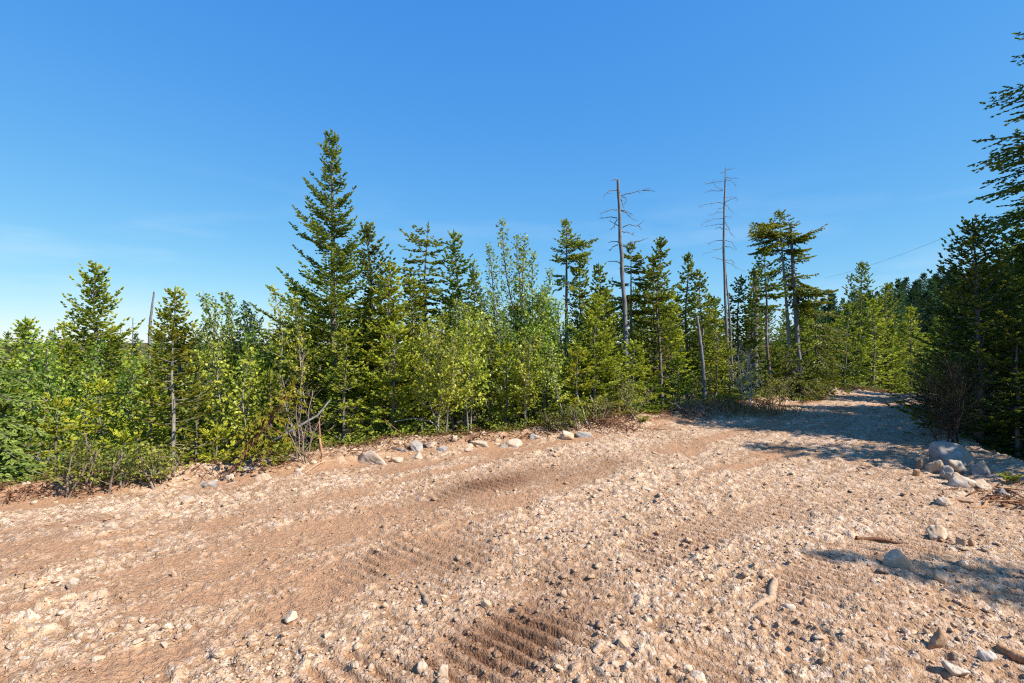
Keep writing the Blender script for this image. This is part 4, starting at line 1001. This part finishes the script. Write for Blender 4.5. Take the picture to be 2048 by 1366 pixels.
stones = [
    (746, 930, 82, 28, W_, "largest flat whitish boulder half buried at the left road edge"), (831, 905, 30, 26, G_, "upright grey-and-white boulder left of the birch stems"), (862, 897, 26, 14, W_, "low white stone right behind the upright grey-and-white boulder"),
    (884, 905, 24, 14, G_, "striped dark wedge stone among the roots near the three-stemmed birch"), (906, 886, 19, 17, W_, "small white upright stone at the foot of the three-stemmed birch"), (836, 920, 24, 16, W_, "pale angular stone in front of the upright grey-and-white boulder"),
    (793, 925, 26, 12, T_, "low tan stone at the right end of the largest flat boulder"), (940, 905, 22, 12, W_, "rounded pale stone in dirt below the twin-stemmed birch"), (958, 895, 40, 14, W_, "long white stone at the left foot of the root heap"),
    (1016, 896, 60, 20, W_, "wide pale slab sloping below the root heap"), (1066, 880, 30, 15, G_, "dark capped stone right of the wide pale slab"), (1136, 880, 36, 22, T_, "round-backed tan boulder by the straight leaning birch"),
    (1166, 876, 36, 19, G_, "speckled grey boulder right beside the round-backed tan one"), (1212, 868, 18, 8, T_, "small tan stone right of the speckled grey boulder"), (417, 975, 42, 14, G_, "flat grey slab lying at the left road edge"),
    (461, 962, 28, 16, W_, "pale stone in the root mulch right of the flat grey slab"), (495, 943, 34, 14, G_, "grey-white stone buried in root mulch below the fallen log"), (530, 962, 40, 18, W_, "lumpy white stone in front of the root mulch"),
    (600, 955, 34, 13, W_, "low white stone below the bare white-stemmed shrub"), (371, 1008, 48, 14, W_, "flat whitish stone in the dirt below the grey slab"), (222, 1056, 50, 14, W_, "broad flat pale stone in the left part of the road"),
    (326, 1036, 34, 12, W_, "flat pale stone between the two other flat ones on the left"),
    (1910, 938, 84, 56, G_, "big mossy grey boulder in shade at the right road edge"), (1962, 950, 44, 32, G_, "smooth grey slab leaning against the big mossy boulder"), (1923, 975, 56, 30, T_, "flat-topped tan rock in front of the big mossy boulder"),
    (1846, 940, 34, 17, B_, "brown block left of the big mossy boulder"), (1832, 953, 20, 13, B_, "small brown stone left of the brown block"), (1869, 947, 30, 24, T_, "tan rock between brown block and big mossy boulder"),
    (1892, 962, 36, 28, G_, "dark rock under the long grey stone"), (1970, 982, 42, 17, T_, "purplish rounded rock right of the flat-topped tan rock"), (2001, 992, 21, 18, G_, "small dark cube-like rock near the torn roots"),
    (1890, 1014, 40, 15, T_, "dusty wedge stone below the rock heap"), (1874, 1082, 56, 26, T_, "pale dusty stone with flat top on the right of the road"), (1920, 1096, 25, 21, B_, "dark brown stone right of the pale flat-topped stone"),
    (1944, 1097, 17, 15, B_, "smaller brown stone right of the dark brown one"), (1799, 1140, 74, 32, T_, "long half-buried tan rock on the right of the road"), (1878, 1166, 40, 20, W_, "pale stone with shadowed left side near the long half-buried rock"),
    (1970, 1052, 34, 11, T_, "orange-tan flat stone below the torn roots"), (1573, 1222, 38, 14, W_, "whitish stone right beside the forked root"), (1612, 1212, 30, 16, B_, "brown stone right of the forked root"),
    (1871, 1302, 46, 40, B_, "square brown stone standing up in the right foreground"), (1976, 1330, 50, 22, W_, "white flat stone near the lower right corner"), (1910, 1354, 64, 20, W_, "wide white stone at the bottom right"),
    (1740, 1358, 46, 22, T_, "tan stone at the bottom edge left of the wide white stone"), (1716, 1270, 26, 14, B_, "small brown stone between forked root and square brown stone"),
    (847, 1348, 32, 27, W_, "rounded pale stone, left of a pair at the bottom centre"), (884, 1358, 30, 29, W_, "rounded pale stone, right of a pair at the bottom centre"), (970, 1220, 33, 20, T_, "rounded tan stone right of the short weathered stick"),
    (872, 1278, 24, 14, B_, "pinkish brown stone above the pale pair"), (580, 1246, 36, 22, T_, "tan lump with a deep shadow in the left foreground"), (501, 1284, 30, 14, W_, "pale flat lump at the edge of the smooth brown patch"),
    (1193, 1306, 36, 19, W_, "smooth white stone right of the dark tread marks"), (1245, 1300, 34, 26, W_, "chalky white crumbling stone right of the smooth white one"), (1231, 1340, 24, 17, W_, "small white stone, left of two below the chalky one"),
    (1255, 1343, 22, 19, W_, "small white stone, right of two below the chalky one"), (1400, 1364, 46, 18, W_, "pale slab cut by the bottom frame edge"), (1371, 1346, 34, 16, T_, "tan stone just above the pale slab at the bottom edge"),
    (1315, 1222, 30, 17, W_, "ring-marked pale stone in mid foreground"), (1128, 1192, 20, 13, W_, "small bluish white pebble above the tread marks"), (1294, 1246, 26, 16, T_, "tan clod-like stone below the ring-marked one"),
    (146, 1178, 28, 20, W_, "white pointed stone on the left of the road"), (205, 1194, 28, 17, W_, "white stone right of the white pointed one"), (104, 1230, 32, 13, W_, "flat white stone in the lower left"),
    (377, 1262, 22, 11, W_, "small white stone on the smooth brown dirt at left"), (330, 1295, 24, 13, W_, "white pebble stone left of the smooth brown patch"), (196, 1328, 28, 15, W_, "white stone near the lower left corner"),
    (348, 1152, 16, 14, W_, "small two-toned stone with a dark left side"), (1291, 982, 32, 9, W_, "chalky flat patch stone in the middle of the road"), (1740, 950, 22, 9, T_, "low tan stone at the edge of the road shadow")]
for i, (u, v, w, h, m, lb) in enumerate(stones):
    rock("boulder" if w > 50 else "stone", lb, u, v, w, h, m, 300 + i, facets=9, depth=.8 if w < 45 else (.9 if 'big mossy grey' in lb else .7), sub=4, tilt=(.25 if 'leaning' in lb else 0), bury=.62 if v < 1000 and u < 1300 and 'flat' not in lb else .75 if ('flat' in lb or 'buried' in lb or 'slab' in lb) else .5)
rock("stone", "long grey stone lying slanted across the rock heap", 1914, 952, 58, 24, G_, 390, depth=.35, tilt=-.45, bury=-.3)

# ------------------------------------------------------------------ sticks, roots, logs
def stick(name, label, pts, radii, mat, cat, seed, wiggle=.05, k=7, branches=(), lift=.0, group=None):
    """pts: photo pixels of points that lie on the ground, or (u, v, d) points in the air"""
    rng = np.random.default_rng(seed); P = []
    for p in pts:
        if len(p) == 2:
            x, y = on_ground(*p); P.append((x, y, gz(x, y) + radii[0] * .8 + lift))
        else: P.append(px3(*p))
    P = np.array(P); o = thing(name, label, cat, P[0], group=group)
    n = 14; t = np.concatenate([[0], np.cumsum(np.linalg.norm(np.diff(P, axis=0), axis=1))]); L = t[-1]; t /= L; q = np.linspace(0, 1, n)
    B = np.stack([np.interp(q, t, P[:, i]) for i in range(3)], 1) - P[0]
    B += np.stack([np.interp(q, np.linspace(0, 1, 6), rng.normal(size=6)) for _ in range(3)], 1) * L * wiggle * np.array([1, 1, .35])
    rr = np.interp(q, np.linspace(0, 1, len(radii)), radii) * rng.uniform(.85, 1.15, n)
    g = Geo(); V, Q = tubes(B[None], rr[None], k); g.add(V, Q)
    for e, ring in ((0, V[:k]), (1, V[-k:])):
        g.add(np.concatenate([ring, [ring.mean(0)]]), tris=[((i + 1) % k, i, k) if e == 0 else (i, (i + 1) % k, k) for i in range(k)])
    link("shaft", g.mesh(name, M[mat], True), o)
    for f, dvec, l, r in branches:
        b0 = np.array([np.interp(f, q, B[:, i]) for i in range(3)]); dv = np.array(dvec, float); dv /= np.linalg.norm(dv)
        Pt = np.stack([b0 + dv * l * s + rng.normal(size=3) * l * .06 * s for s in np.linspace(0, 1, 5)])
        g = Geo(); V, Q = tubes(Pt[None], (r * np.linspace(1, .35, 5))[None], 5); g.add(V, Q)
        link("side_branch", g.mesh(name + "_side", M[mat], True), o)
    return o
stick("root_piece", "forked pale root lying on the road in the right foreground", [(1508, 1228), (1535, 1205), (1560, 1172), (1558, 1155)], [.010, .026, .024, .012], 'dustywood', "root", 401, .04, branches=[(.75, (.5, .5, .15), .08, .012)])
stick("broken_stick", "short weathered stick left of the dark tread marks", [(835, 1172), (848, 1190), (860, 1212)], [.008, .015, .018], 'dustywood', "stick", 402, .02)
stick("twig", "thin bent dark twig on the road left of centre", [(775, 1058), (808, 1042), (838, 1044)], [.004, .006, .003], 'redroot', "twig", 403, .03, k=5)
stick("twig", "crooked thin twig lying on the left of the road", [(70, 1178), (90, 1168), (112, 1150)], [.004, .005, .002], 'redroot', "twig", 404, .06, k=5)
stick("twig", "thin reddish twig poking from the road below the rock heap", [(1817, 1007), (1818, 995, 5.35), (1834, 984, 5.35)], [.005, .004, .002], 'redroot', "twig", 405, .03, k=5)
stick("twig", "small dark twig poking up right of the road centre", [(1690, 1018), (1694, 1008, 5.1), (1700, 998, 5.1)], [.005, .004, .002], 'redroot', "twig", 406, .03, k=5)
stick("bark_strip", "long brown bark strip beside the half-buried rock at right", [(1712, 1080), (1760, 1082), (1818, 1092)], [.016, .012, .005], 'redroot', "root", 407, .03)
stick("plank_piece", "splintered brown wood piece in the lower right corner", [(1998, 1300), (2040, 1322), (2075, 1340)], [.02, .028, .022], 'brownwood', "stick", 408, .02)
for i, (a, b, r, m) in enumerate((((1880, 1005), (1958, 1012), .012, 'brownwood'), ((1940, 1016), (2035, 1006), .014, 'brownwood'), ((1980, 1004), (2046, 986), .012, 'redroot'), ((1888, 1000), (1898, 972), .007, 'redroot'), ((1942, 992), (1952, 966), .008, 'redroot'), ((2000, 1014), (2040, 1016), .016, 'redroot'), ((1990, 978), (2046, 1000), .010, 'redroot'))):
    stick("torn_root", ["orange torn root lying left in the right root tangle", "longest orange root of the right root tangle", "dark root pointing right out of the right root tangle", "thin curled root left of the flat-topped tan rock", "thin reddish root against the flat-topped tan rock", "stubby dark root at the right end of the right root tangle", "crossing root behind the longest orange root"][i], [a, ((a[0] + b[0]) / 2, (a[1] + b[1]) / 2 - 6), b], [r, r * .9, r * .4], m, "root", 410 + i, .06, lift=.01, group="roots at the right road edge")
stick("fallen_log", "long thin grey log propped aslant in front of the tallest spruce", [(488, 930), (560, 880, 7.0), (650, 826, 7.4), (664, 800, 7.5)], [.034, .03, .022, .010], 'deadwood', "log", 430, .012, branches=[(.8, (.2, .1, 1), .25, .008), (.65, (.4, -.3, .3), .3, .007)])
stick("broken_stake", "splintered orange sapling stake right of the bare white-stemmed shrub", [(643, 930), (641, 880, 6.95), (639, 835, 6.95)], [.016, .02, .006], 'brownwood', "stump", 431, .01)
stick("broken_stake", "thin broken stake standing left of the forked birch", [(1035, 868), (1037, 826, 8.7)], [.014, .008], 'brownwood', "stump", 432, .01)
stick("fallen_branch", "pale branch lying low along the dirt left of the largest flat boulder", [(600, 948), (650, 925), (725, 912)], [.012, .010, .005], 'dustywood', "branch", 433, .03)
stick("fallen_branch", "cut branch stub lying right of the largest flat boulder", [(785, 898), (812, 905)], [.022, .02], 'deadwood', "branch", 434, .02)
stick("fallen_branch", "long thin branch slanting down to the upright grey boulder", [(768, 842, 7.9), (820, 880, 7.7), (852, 902)], [.008, .012, .014], 'redroot', "branch", 435, .02)
stick("fallen_branch", "bowed grey branch arching left of the three-stemmed birch", [(790, 845, 8.2), (840, 838, 8.2), (862, 860, 8.1), (872, 888)], [.006, .012, .014, .010], 'paledead', "branch", 436, .03)
stick("dead_sapling", "pale leaning dead sapling right of the straight leaning birch", [(1178, 858), (1165, 820, 9.3), (1152, 780, 9.4)], [.016, .014, .008], 'paledead', "sapling", 437, .01)
stick("dead_sapling", "second pale leaning sapling right of the first", [(1200, 856), (1190, 820, 9.5), (1180, 790, 9.6)], [.012, .010, .006], 'paledead', "sapling", 438, .01)
stick("dead_sapling", "dark upright dead sapling before the bushy yellow-green fir", [(1240, 846), (1236, 790, 9.9), (1232, 730, 10.0)], [.012, .011, .006], 'twig', "sapling", 439, .01)
stick("fallen_branch", "grey branch lying on brush at the road bend", [(1372, 812), (1410, 815, 11.2), (1450, 822)], [.014, .012, .006], 'paledead', "branch", 440, .03)
rr_ = random.Random(8)
for i, (u, v) in enumerate(((945, 872), (968, 866), (985, 874), (1000, 862), (1015, 872), (1030, 868), (955, 884), (1045, 876))):
    a = rr_.uniform(-60, 60)
    stick("root_piece", "%s torn root from the left in the heap below the twin-stemmed birch" % ("first second third fourth fifth sixth seventh eighth".split()[sorted([945, 968, 985, 1000, 1015, 1030, 955, 1045]).index(u)]),
          [(u - 14, v + 4), (u + rr_.uniform(-8, 8), v - rr_.uniform(4, 22), on_ground(u, v)[1]), (u + rr_.uniform(10, 24), v - rr_.uniform(-4, 14), on_ground(u, v)[1] + .1)], [.016, .014, .005], ('redroot', 'brownwood')[i % 2], "root", 450 + i, .06, group="roots heaped at the left road edge")

# ------------------------------------------------------------------ dead brush, dead shrubs
def shrub(name, label, u, v, stems, rpx, mat, seed, leaf=None, crown='cover', cat="shrub", **kw):
    x, y = on_ground(u, v); rng = np.random.default_rng(seed); st = []
    for tu, tv in stems:
        h = max(.2, wz(tv, y) - gz(x, y)); st.append(((rng.normal() * .05, rng.normal() * .08, 0), ((wx(tu, y) - x) / h, rng.uniform(-.25, .25)), h))
    base = dict(R=rpx / FPX * y, c0=.25, whorl=.14, per=4, e_bot=30, e_top=60, tip=.05, sag=0, prof=.4, fan=.45, phi=40, gap1=.11, leaf=leaf, bare_twigs=True, r0=.009, wob=.08, lat_bend=.3, k_trunk=5, interior=.2)
    base.update(kw)
    g = plant(seed, st, **base)
    return put(tree_meshes(name, g, crown, mat), name, label, cat, x, y, sink=.02)
shrub("dead_shrub", "bare white-stemmed shrub standing before the fallen log", 604, 925, [(580, 750), (590, 800), (565, 810), (610, 780), (632, 700), (640, 830), (600, 850)], 22, 'twig', 501, r0=.005, per=3, gap1=.2, whorl=.2)
shrub("dead_shrub", "bare pale twiggy shrub at the left road edge", 82, 985, [(60, 900), (75, 885), (92, 890), (110, 905), (55, 930)], 30, 'birchbark', 502)
shrub("dead_shrub", "black twiggy shrub in shade where the road bends right", 1905, 905, [(1850, 760), (1880, 730), (1910, 720), (1940, 740), (1835, 800), (1960, 760), (1870, 780), (1925, 790)], 75, 'darkwood', 503, gap1=.05, r0=.006)
shrub("dead_shrub", "second black twiggy shrub behind the first at the right bend", 1880, 850, [(1830, 760), (1850, 730), (1880, 725), (1905, 740), (1815, 790)], 60, 'darkwood', 504, gap1=.05, r0=.006)
shrub("dead_shrub", "pale bare bush right of the short pale snag", 1492, 825, [(1470, 700), (1490, 690), (1505, 710), (1480, 740)], 34, 'paledead', 505)
def brush(name, label, u, v, wpx, hpx, n, mat, seed, cat="brush"):
    x, y = on_ground(u, v); rng = np.random.default_rng(seed); W = wpx / FPX * y; Hh = hpx / FPX * y
    o = thing(name, label, cat, (x, y, gz(x, y)))
    b = rng.normal(size=(n, 3)) * np.array([W * .30, .22, 0]); b[:, 2] = np.abs(rng.normal(size=n)) * Hh * .42 * np.exp(-(b[:, 0] / (W * .5)) ** 2)
    for i in range(n): pass
    d = norm(rng.normal(size=(n, 3)) * np.array([1, .8, .55])); l = rng.uniform(.12, .5, n) * min(1, W * 1.2)
    q = np.linspace(0, 1, 5); P = b[:, None] + d[:, None] * (l[:, None] * q)[..., None] + rng.normal(size=(n, 5, 3)) * (.06 * l)[:, None, None] - np.array([0, 0, 1]) * (.25 * l[:, None] * q * q)[..., None]
    gx = macro(P[..., 0].ravel() + x, P[..., 1].ravel() + y)[0].reshape(n, 5) - gz(x, y); P[..., 2] = np.maximum(P[..., 2] + gx * .9, gx + .005)
    V, Q = tubes(P, (.002 + .010 * rng.random(n) ** 3)[:, None] * (1 - .7 * q)[None], 3); g = Geo(); g.add(V, Q)
    tagobj(link("twigs", g.mesh(name, M[mat], True), o), kind="stuff")
    return o
brush("brush_pile", "dead grey-brown brush tangled below the tallest spruce trunks", 705, 880, 130, 130, 650, 'twig', 601)
brush("brush_pile", "dead twigs heaped right of the dead brush below the joined spruces", 800, 885, 110, 60, 320, 'twig', 602)
brush("brush_pile", "reddish dead brush below the bushy yellow-green fir", 1225, 855, 90, 45, 300, 'redroot', 603)
brush("brush_pile", "dead brush along the road bend below the short pale snag", 1385, 830, 110, 35, 300, 'twig', 604)
brush("brush_pile", "brown twigs heaped around the root heap", 995, 875, 110, 30, 260, 'redroot', 605)
brush("brush_pile", "grey twigs at the far left road edge", 30, 985, 90, 40, 180, 'twig', 606)
brush("brush_pile", "torn root fibres right of the rock heap", 2025, 1010, 60, 25, 160, 'redroot', 607)

# leaning dying larch with yellow needles
x, y = on_ground(452, 950); h = wz(752, 7.0) - gz(x, y)
g = plant(611, [((0, 0, 0), (.62, .3), h)], R=.42, c0=.28, whorl=.10, per=5, e_bot=-25, e_top=10, tip=-.2, sag=-.1, hang=.4, fan=.35, gap1=.07, gap2=.05, sl=.06, sw=.03, r0=.022, tint0=.55, dropout=.15, wob=.05)
put(tree_meshes("leaning_larch", g, 'yellow', 'redroot'), "leaning_larch", "leaning dying larch with bright yellow drooping needles above the fallen log", "tree", x, y)

# ------------------------------------------------------------------ undergrowth: uncountable leaves, ferns, mulch, grass
def edge_points(n, lo, hi, rng, side='L', u0=-.1, u1=1.0):
    pl = np.array(LEFT_EDGE[2:15] if side == 'L' else RIGHT_EDGE[2:9]); seg = np.linalg.norm(np.diff(pl, axis=0), axis=1); cum = np.concatenate([[0], np.cumsum(seg)]) / seg.sum()
    f = rng.random(n); P = np.stack([np.interp(f, cum, pl[:, 0]), np.interp(f, cum, pl[:, 1])], 1)
    T = norm(np.stack([np.interp(np.minimum(f + .01, 1), cum, pl[:, 0]), np.interp(np.minimum(f + .01, 1), cum, pl[:, 1])], 1) - P + 1e-6)
    N = np.stack([-T[:, 1], T[:, 0]], 1) * (1 if side == 'L' else -1)
    o = lo + (hi - lo) * rng.random(n) ** 1.3
    return P + N * o[:, None], o
def cover():
    rng = np.random.default_rng(71); g = Geo()
    # leafy ground cover: little upright sprays of leaves
    P, o = edge_points(8500, .10, 3.2, rng)
    keep = fbm(P[:, 0] * 1.4, P[:, 1] * 1.4, 111, 3) > .36; P = P[keep]; n = len(P); z = macro(P[:, 0], P[:, 1])[0]
    k = 8; H = rng.uniform(.05, .28, n)
    b = np.stack([P[:, 0], P[:, 1], z], 1)[:, None] + rng.normal(size=(n, k, 3)) * np.array([.05, .05, 0]) + np.array([0, 0, 1]) * (H[:, None] * rng.random((n, k)))[..., None]
    d = norm(rng.normal(size=(n * k, 3)) * np.array([1, 1, .5]) + np.array([0, 0, .3]))
    tn = np.repeat(rng.random(n) * .7, k) + rng.random(n * k) * .3
    leaves(g, b.reshape(-1, 3), d, rng.uniform(.03, .06, n * k), rng.uniform(.02, .042, n * k), tn, rng)
    tagobj(link("undergrowth", g.mesh("undergrowth", M['cover'])), "low leafy green undergrowth along the left road edge", "undergrowth", kind="stuff")
    # reddish mulch of roots and needles on the road edge
    g = Geo(); P, o = edge_points(9500, -.28, .75, rng)
    keep = fbm(P[:, 0] * 1.1 + 4, P[:, 1] * 1.1, 117, 3) > .40; P = P[keep]; n = len(P); z = macro(P[:, 0], P[:, 1])[0]
    a = rng.uniform(0, 6.28, n); l = rng.uniform(.03, .20, n); q = np.linspace(-.5, .5, 3)
    T3 = np.stack([P[:, 0], P[:, 1], z + rng.uniform(.01, .09, n)], 1)[:, None] + (np.stack([np.cos(a), np.sin(a), rng.normal(size=n) * .3], 1)[:, None] * (l[:, None] * q)[..., None]) + rng.normal(size=(n, 3, 3)) * .012
    V, Q = tubes(T3, (.0015 + .0075 * rng.random(n) ** 2.5)[:, None] * np.array([1, .8, .4])[None], 3); g.add(V, Q)
    tagobj(link("root_mulch", g.mesh("root_mulch", M['redroot'])), "reddish brown shredded roots and mulch along the left road edge", "mulch", kind="stuff")
    # angular rubble pushed to the edge
    g = Geo(); P, o = edge_points(550, -.4, .45, rng); z = macro(P[:, 0], P[:, 1])[0]; Vb, Tb = ICO[2]
    for (x, y), zz_ in zip(P, z):
        pn = norm(rng.normal(size=(7, 3))); dp = pn @ Vb.T; pd = rng.uniform(.35, .85, 7)
        rad = np.minimum(1.05, np.where(dp > .06, pd[:, None] / np.maximum(dp, .06), 9).min(0)) * (1 + rng.normal(size=len(Vb)) * .05)
        s_ = .014 + .045 * rng.random() ** 3
        g.add(Vb * rad[:, None] * s_ * np.array([rng.uniform(.9, 1.6), rng.uniform(.8, 1.2), rng.uniform(.5, .9)]) + np.array([x, y, zz_ + s_ * .25]), tris=Tb)
    tagobj(link("edge_rubble", g.mesh("edge_rubble", M['rock_tan'])), "small angular rubble pushed up along the left road edge", "rubble", kind="stuff")
    # fallen brown leaves and needles
    g = Geo(); P, o = edge_points(5000, -.1, 1.6, rng); z = macro(P[:, 0], P[:, 1])[0]; n = len(P)
    d = norm(rng.normal(size=(n, 3)) * np.array([1, 1, .25]))
    leaves(g, np.stack([P[:, 0], P[:, 1], z + rng.uniform(.01, .06, n)], 1), d, rng.uniform(.02, .06, n), rng.uniform(.008, .03, n), rng.random(n), rng)
    tagobj(link("leaf_litter", g.mesh("leaf_litter", M['dry'])), "brown fallen leaves and needles scattered along the left verge", "leaf litter", kind="stuff")
    # dry straw grass at the bend
    g = Geo(); cx, cy = on_ground(1495, 832); n = 1500
    P = rng.normal(size=(n, 2)) * np.array([.55, .28]) + np.array([cx, cy + .25]); z = macro(P[:, 0], P[:, 1])[0]
    d = norm(rng.normal(size=(n, 3)) * np.array([.5, .5, 0]) + np.array([0, 0, 1])); l = rng.uniform(.10, .34, n)
    leaves(g, np.stack([P[:, 0], P[:, 1], z], 1), d, l, np.full(n, .010), rng.random(n), rng)
    tagobj(link("dry_grass", g.mesh("dry_grass", M['straw'])), "straw-coloured dry grass where the road bends", "grass", kind="stuff")
cover()
def fern(label, u, v, size, seed, mat='cover'):
    rng = np.random.default_rng(seed); x, y = on_ground(u, v); o = thing("fern", label, "fern", (x, y, gz(x, y)), group="ferns at the road edge")
    for f in range(8):
        az = f * .785 + rng.normal() * .2; L = size * rng.uniform(.7, 1.1); g = Geo(); n = 16; s = np.linspace(.12, 1, n)
        mid = np.stack([np.cos(az) * L * s * .7, np.sin(az) * L * s * .7, L * (.95 * s - .5 * s * s)], 1)
        t = norm(np.gradient(mid, axis=0)); sd = np.stack([-np.sin(az) + 0 * s, np.cos(az) + 0 * s, 0 * s], 1); l = L * .26 * (1 - s) ** .8 + .012
        for sg in (-1, 1): leaves(g, mid, norm(sd * sg + t * .45), l, l * .34 + .004, .35 + .4 * rng.random(n), rng)
        link("frond", g.mesh("fern_frond", M[mat]), o)
for i, (u, v, sz, lb) in enumerate(((690, 905, .30, "fern left of two below the dead brush"), (712, 902, .34, "tall fern right of two below the dead brush"), (560, 930, .24, "fern behind the bare white-stemmed shrub"), (1285, 846, .26, "fern at the foot of the low spreading fir"), (300, 968, .24, "fern at the foot of the thin yellowing fir"),
        (870, 872, .22, "fern between the stems of the three-stemmed birch"), (1090, 862, .2, "fern left of the round-backed tan boulder"), (2020, 965, .22, "shaded fern right of the rock heap"))):
    fern(lb, u, v, sz, 700 + i)
# low leafy shrubs along the edge
low = [(160, 985, 100, 70, "leafy low shrub at the left road edge by the pale twiggy shrub"), (40, 975, 90, 80, "leafy low shrub under the drooping left boughs"), (235, 972, 80, 70, "leafy low shrub below the knee-high fir"), (745, 895, 90, 55, "grey-green low shrub behind the largest flat boulder"),
       (810, 880, 70, 60, "low shrub behind the bowed grey branch"), (500, 925, 70, 60, "low shrub left of the fallen log foot"), (1075, 862, 45, 45, "small green shrub right of the root heap"), (1115, 862, 38, 45, "small green shrub left of the speckled grey boulder"),
       (1265, 840, 80, 60, "mossy green shrub below the low spreading fir"), (1330, 832, 60, 50, "green shrub at the road bend left of the dead brush"), (1545, 812, 55, 60, "olive low shrub left of the road crest"), (1640, 800, 30, 60, "olive low shrub right at the road crest"), (1010, 860, 40, 45, "orange-leaved dry shrub above the root heap"),
       (850, 872, 60, 55, "low shrub left of the three-stemmed birch"), (912, 870, 55, 50, "low shrub between the two white-stemmed birches"), (965, 862, 60, 50, "low shrub behind the left part of the root heap"), (1150, 858, 45, 50, "low shrub behind the speckled grey boulder"),
       (1200, 852, 55, 50, "low shrub right of the second pale leaning sapling"), (640, 915, 60, 60, "low shrub right of the splintered orange stake"), (670, 905, 70, 60, "low shrub left of the fern pair"), (380, 955, 70, 60, "low shrub right of the thin yellowing fir"), (320, 962, 70, 60, "low shrub left of the thin yellowing fir foot"),
       (1420, 818, 45, 50, "low shrub at the foot of the short pale snag"), (1460, 815, 40, 45, "low shrub just left of the dry grass"), (580, 918, 55, 55, "low shrub behind the bare shrub stems")]
for i, (u, v, hp_, wp, lb) in enumerate(low):
    dry = 'orange' in lb
    rg = random.Random(i)
    shrub("low_shrub", lb, u, v, [(u + rg.uniform(-.6, .6) * wp, v - hp_ * rg.uniform(.7, 1.1)) for _ in range(6)], wp * .45, 'twig', 720 + i, leaf='broad', crown='dry' if dry else 'cover', gap1=.06, gap2=.035, sl=.038, sw=.028, c0=.1, tint0=.45, tintr=.7, bare_twigs=False)

# ------------------------------------------------------------------ power line beyond the trees
def cable(label, pts, r):
    P = np.array(pts, float); q = np.linspace(0, 1, 24)
    B = P[0] + (P[1] - P[0]) * q[:, None]; B[:, 2] -= 4 * q * (1 - q) * np.linalg.norm(P[1] - P[0]) * .012
    o = thing("power_cable", label, "cable", B[0], group="power cables over the road")
    V, Q = tubes((B - B[0])[None], np.full((1, 24), r), 4); g = Geo(); g.add(V, Q)
    link("wire", g.mesh("power_cable", M['deadwood'], True), o)
pole_d = 44.0; pu = 1738
xp = wx(pu, pole_d); zp = gz(xp, pole_d); top = wz(540, pole_d)
cable("upper thin power cable rising to the right over the spruces", [px3(1650, 556, 52), px3(2250, 318, 17)], .007)
cable("lower thin power cable above the hillside wood", [px3(1790, 570, 60), px3(2250, 430, 24)], .007)
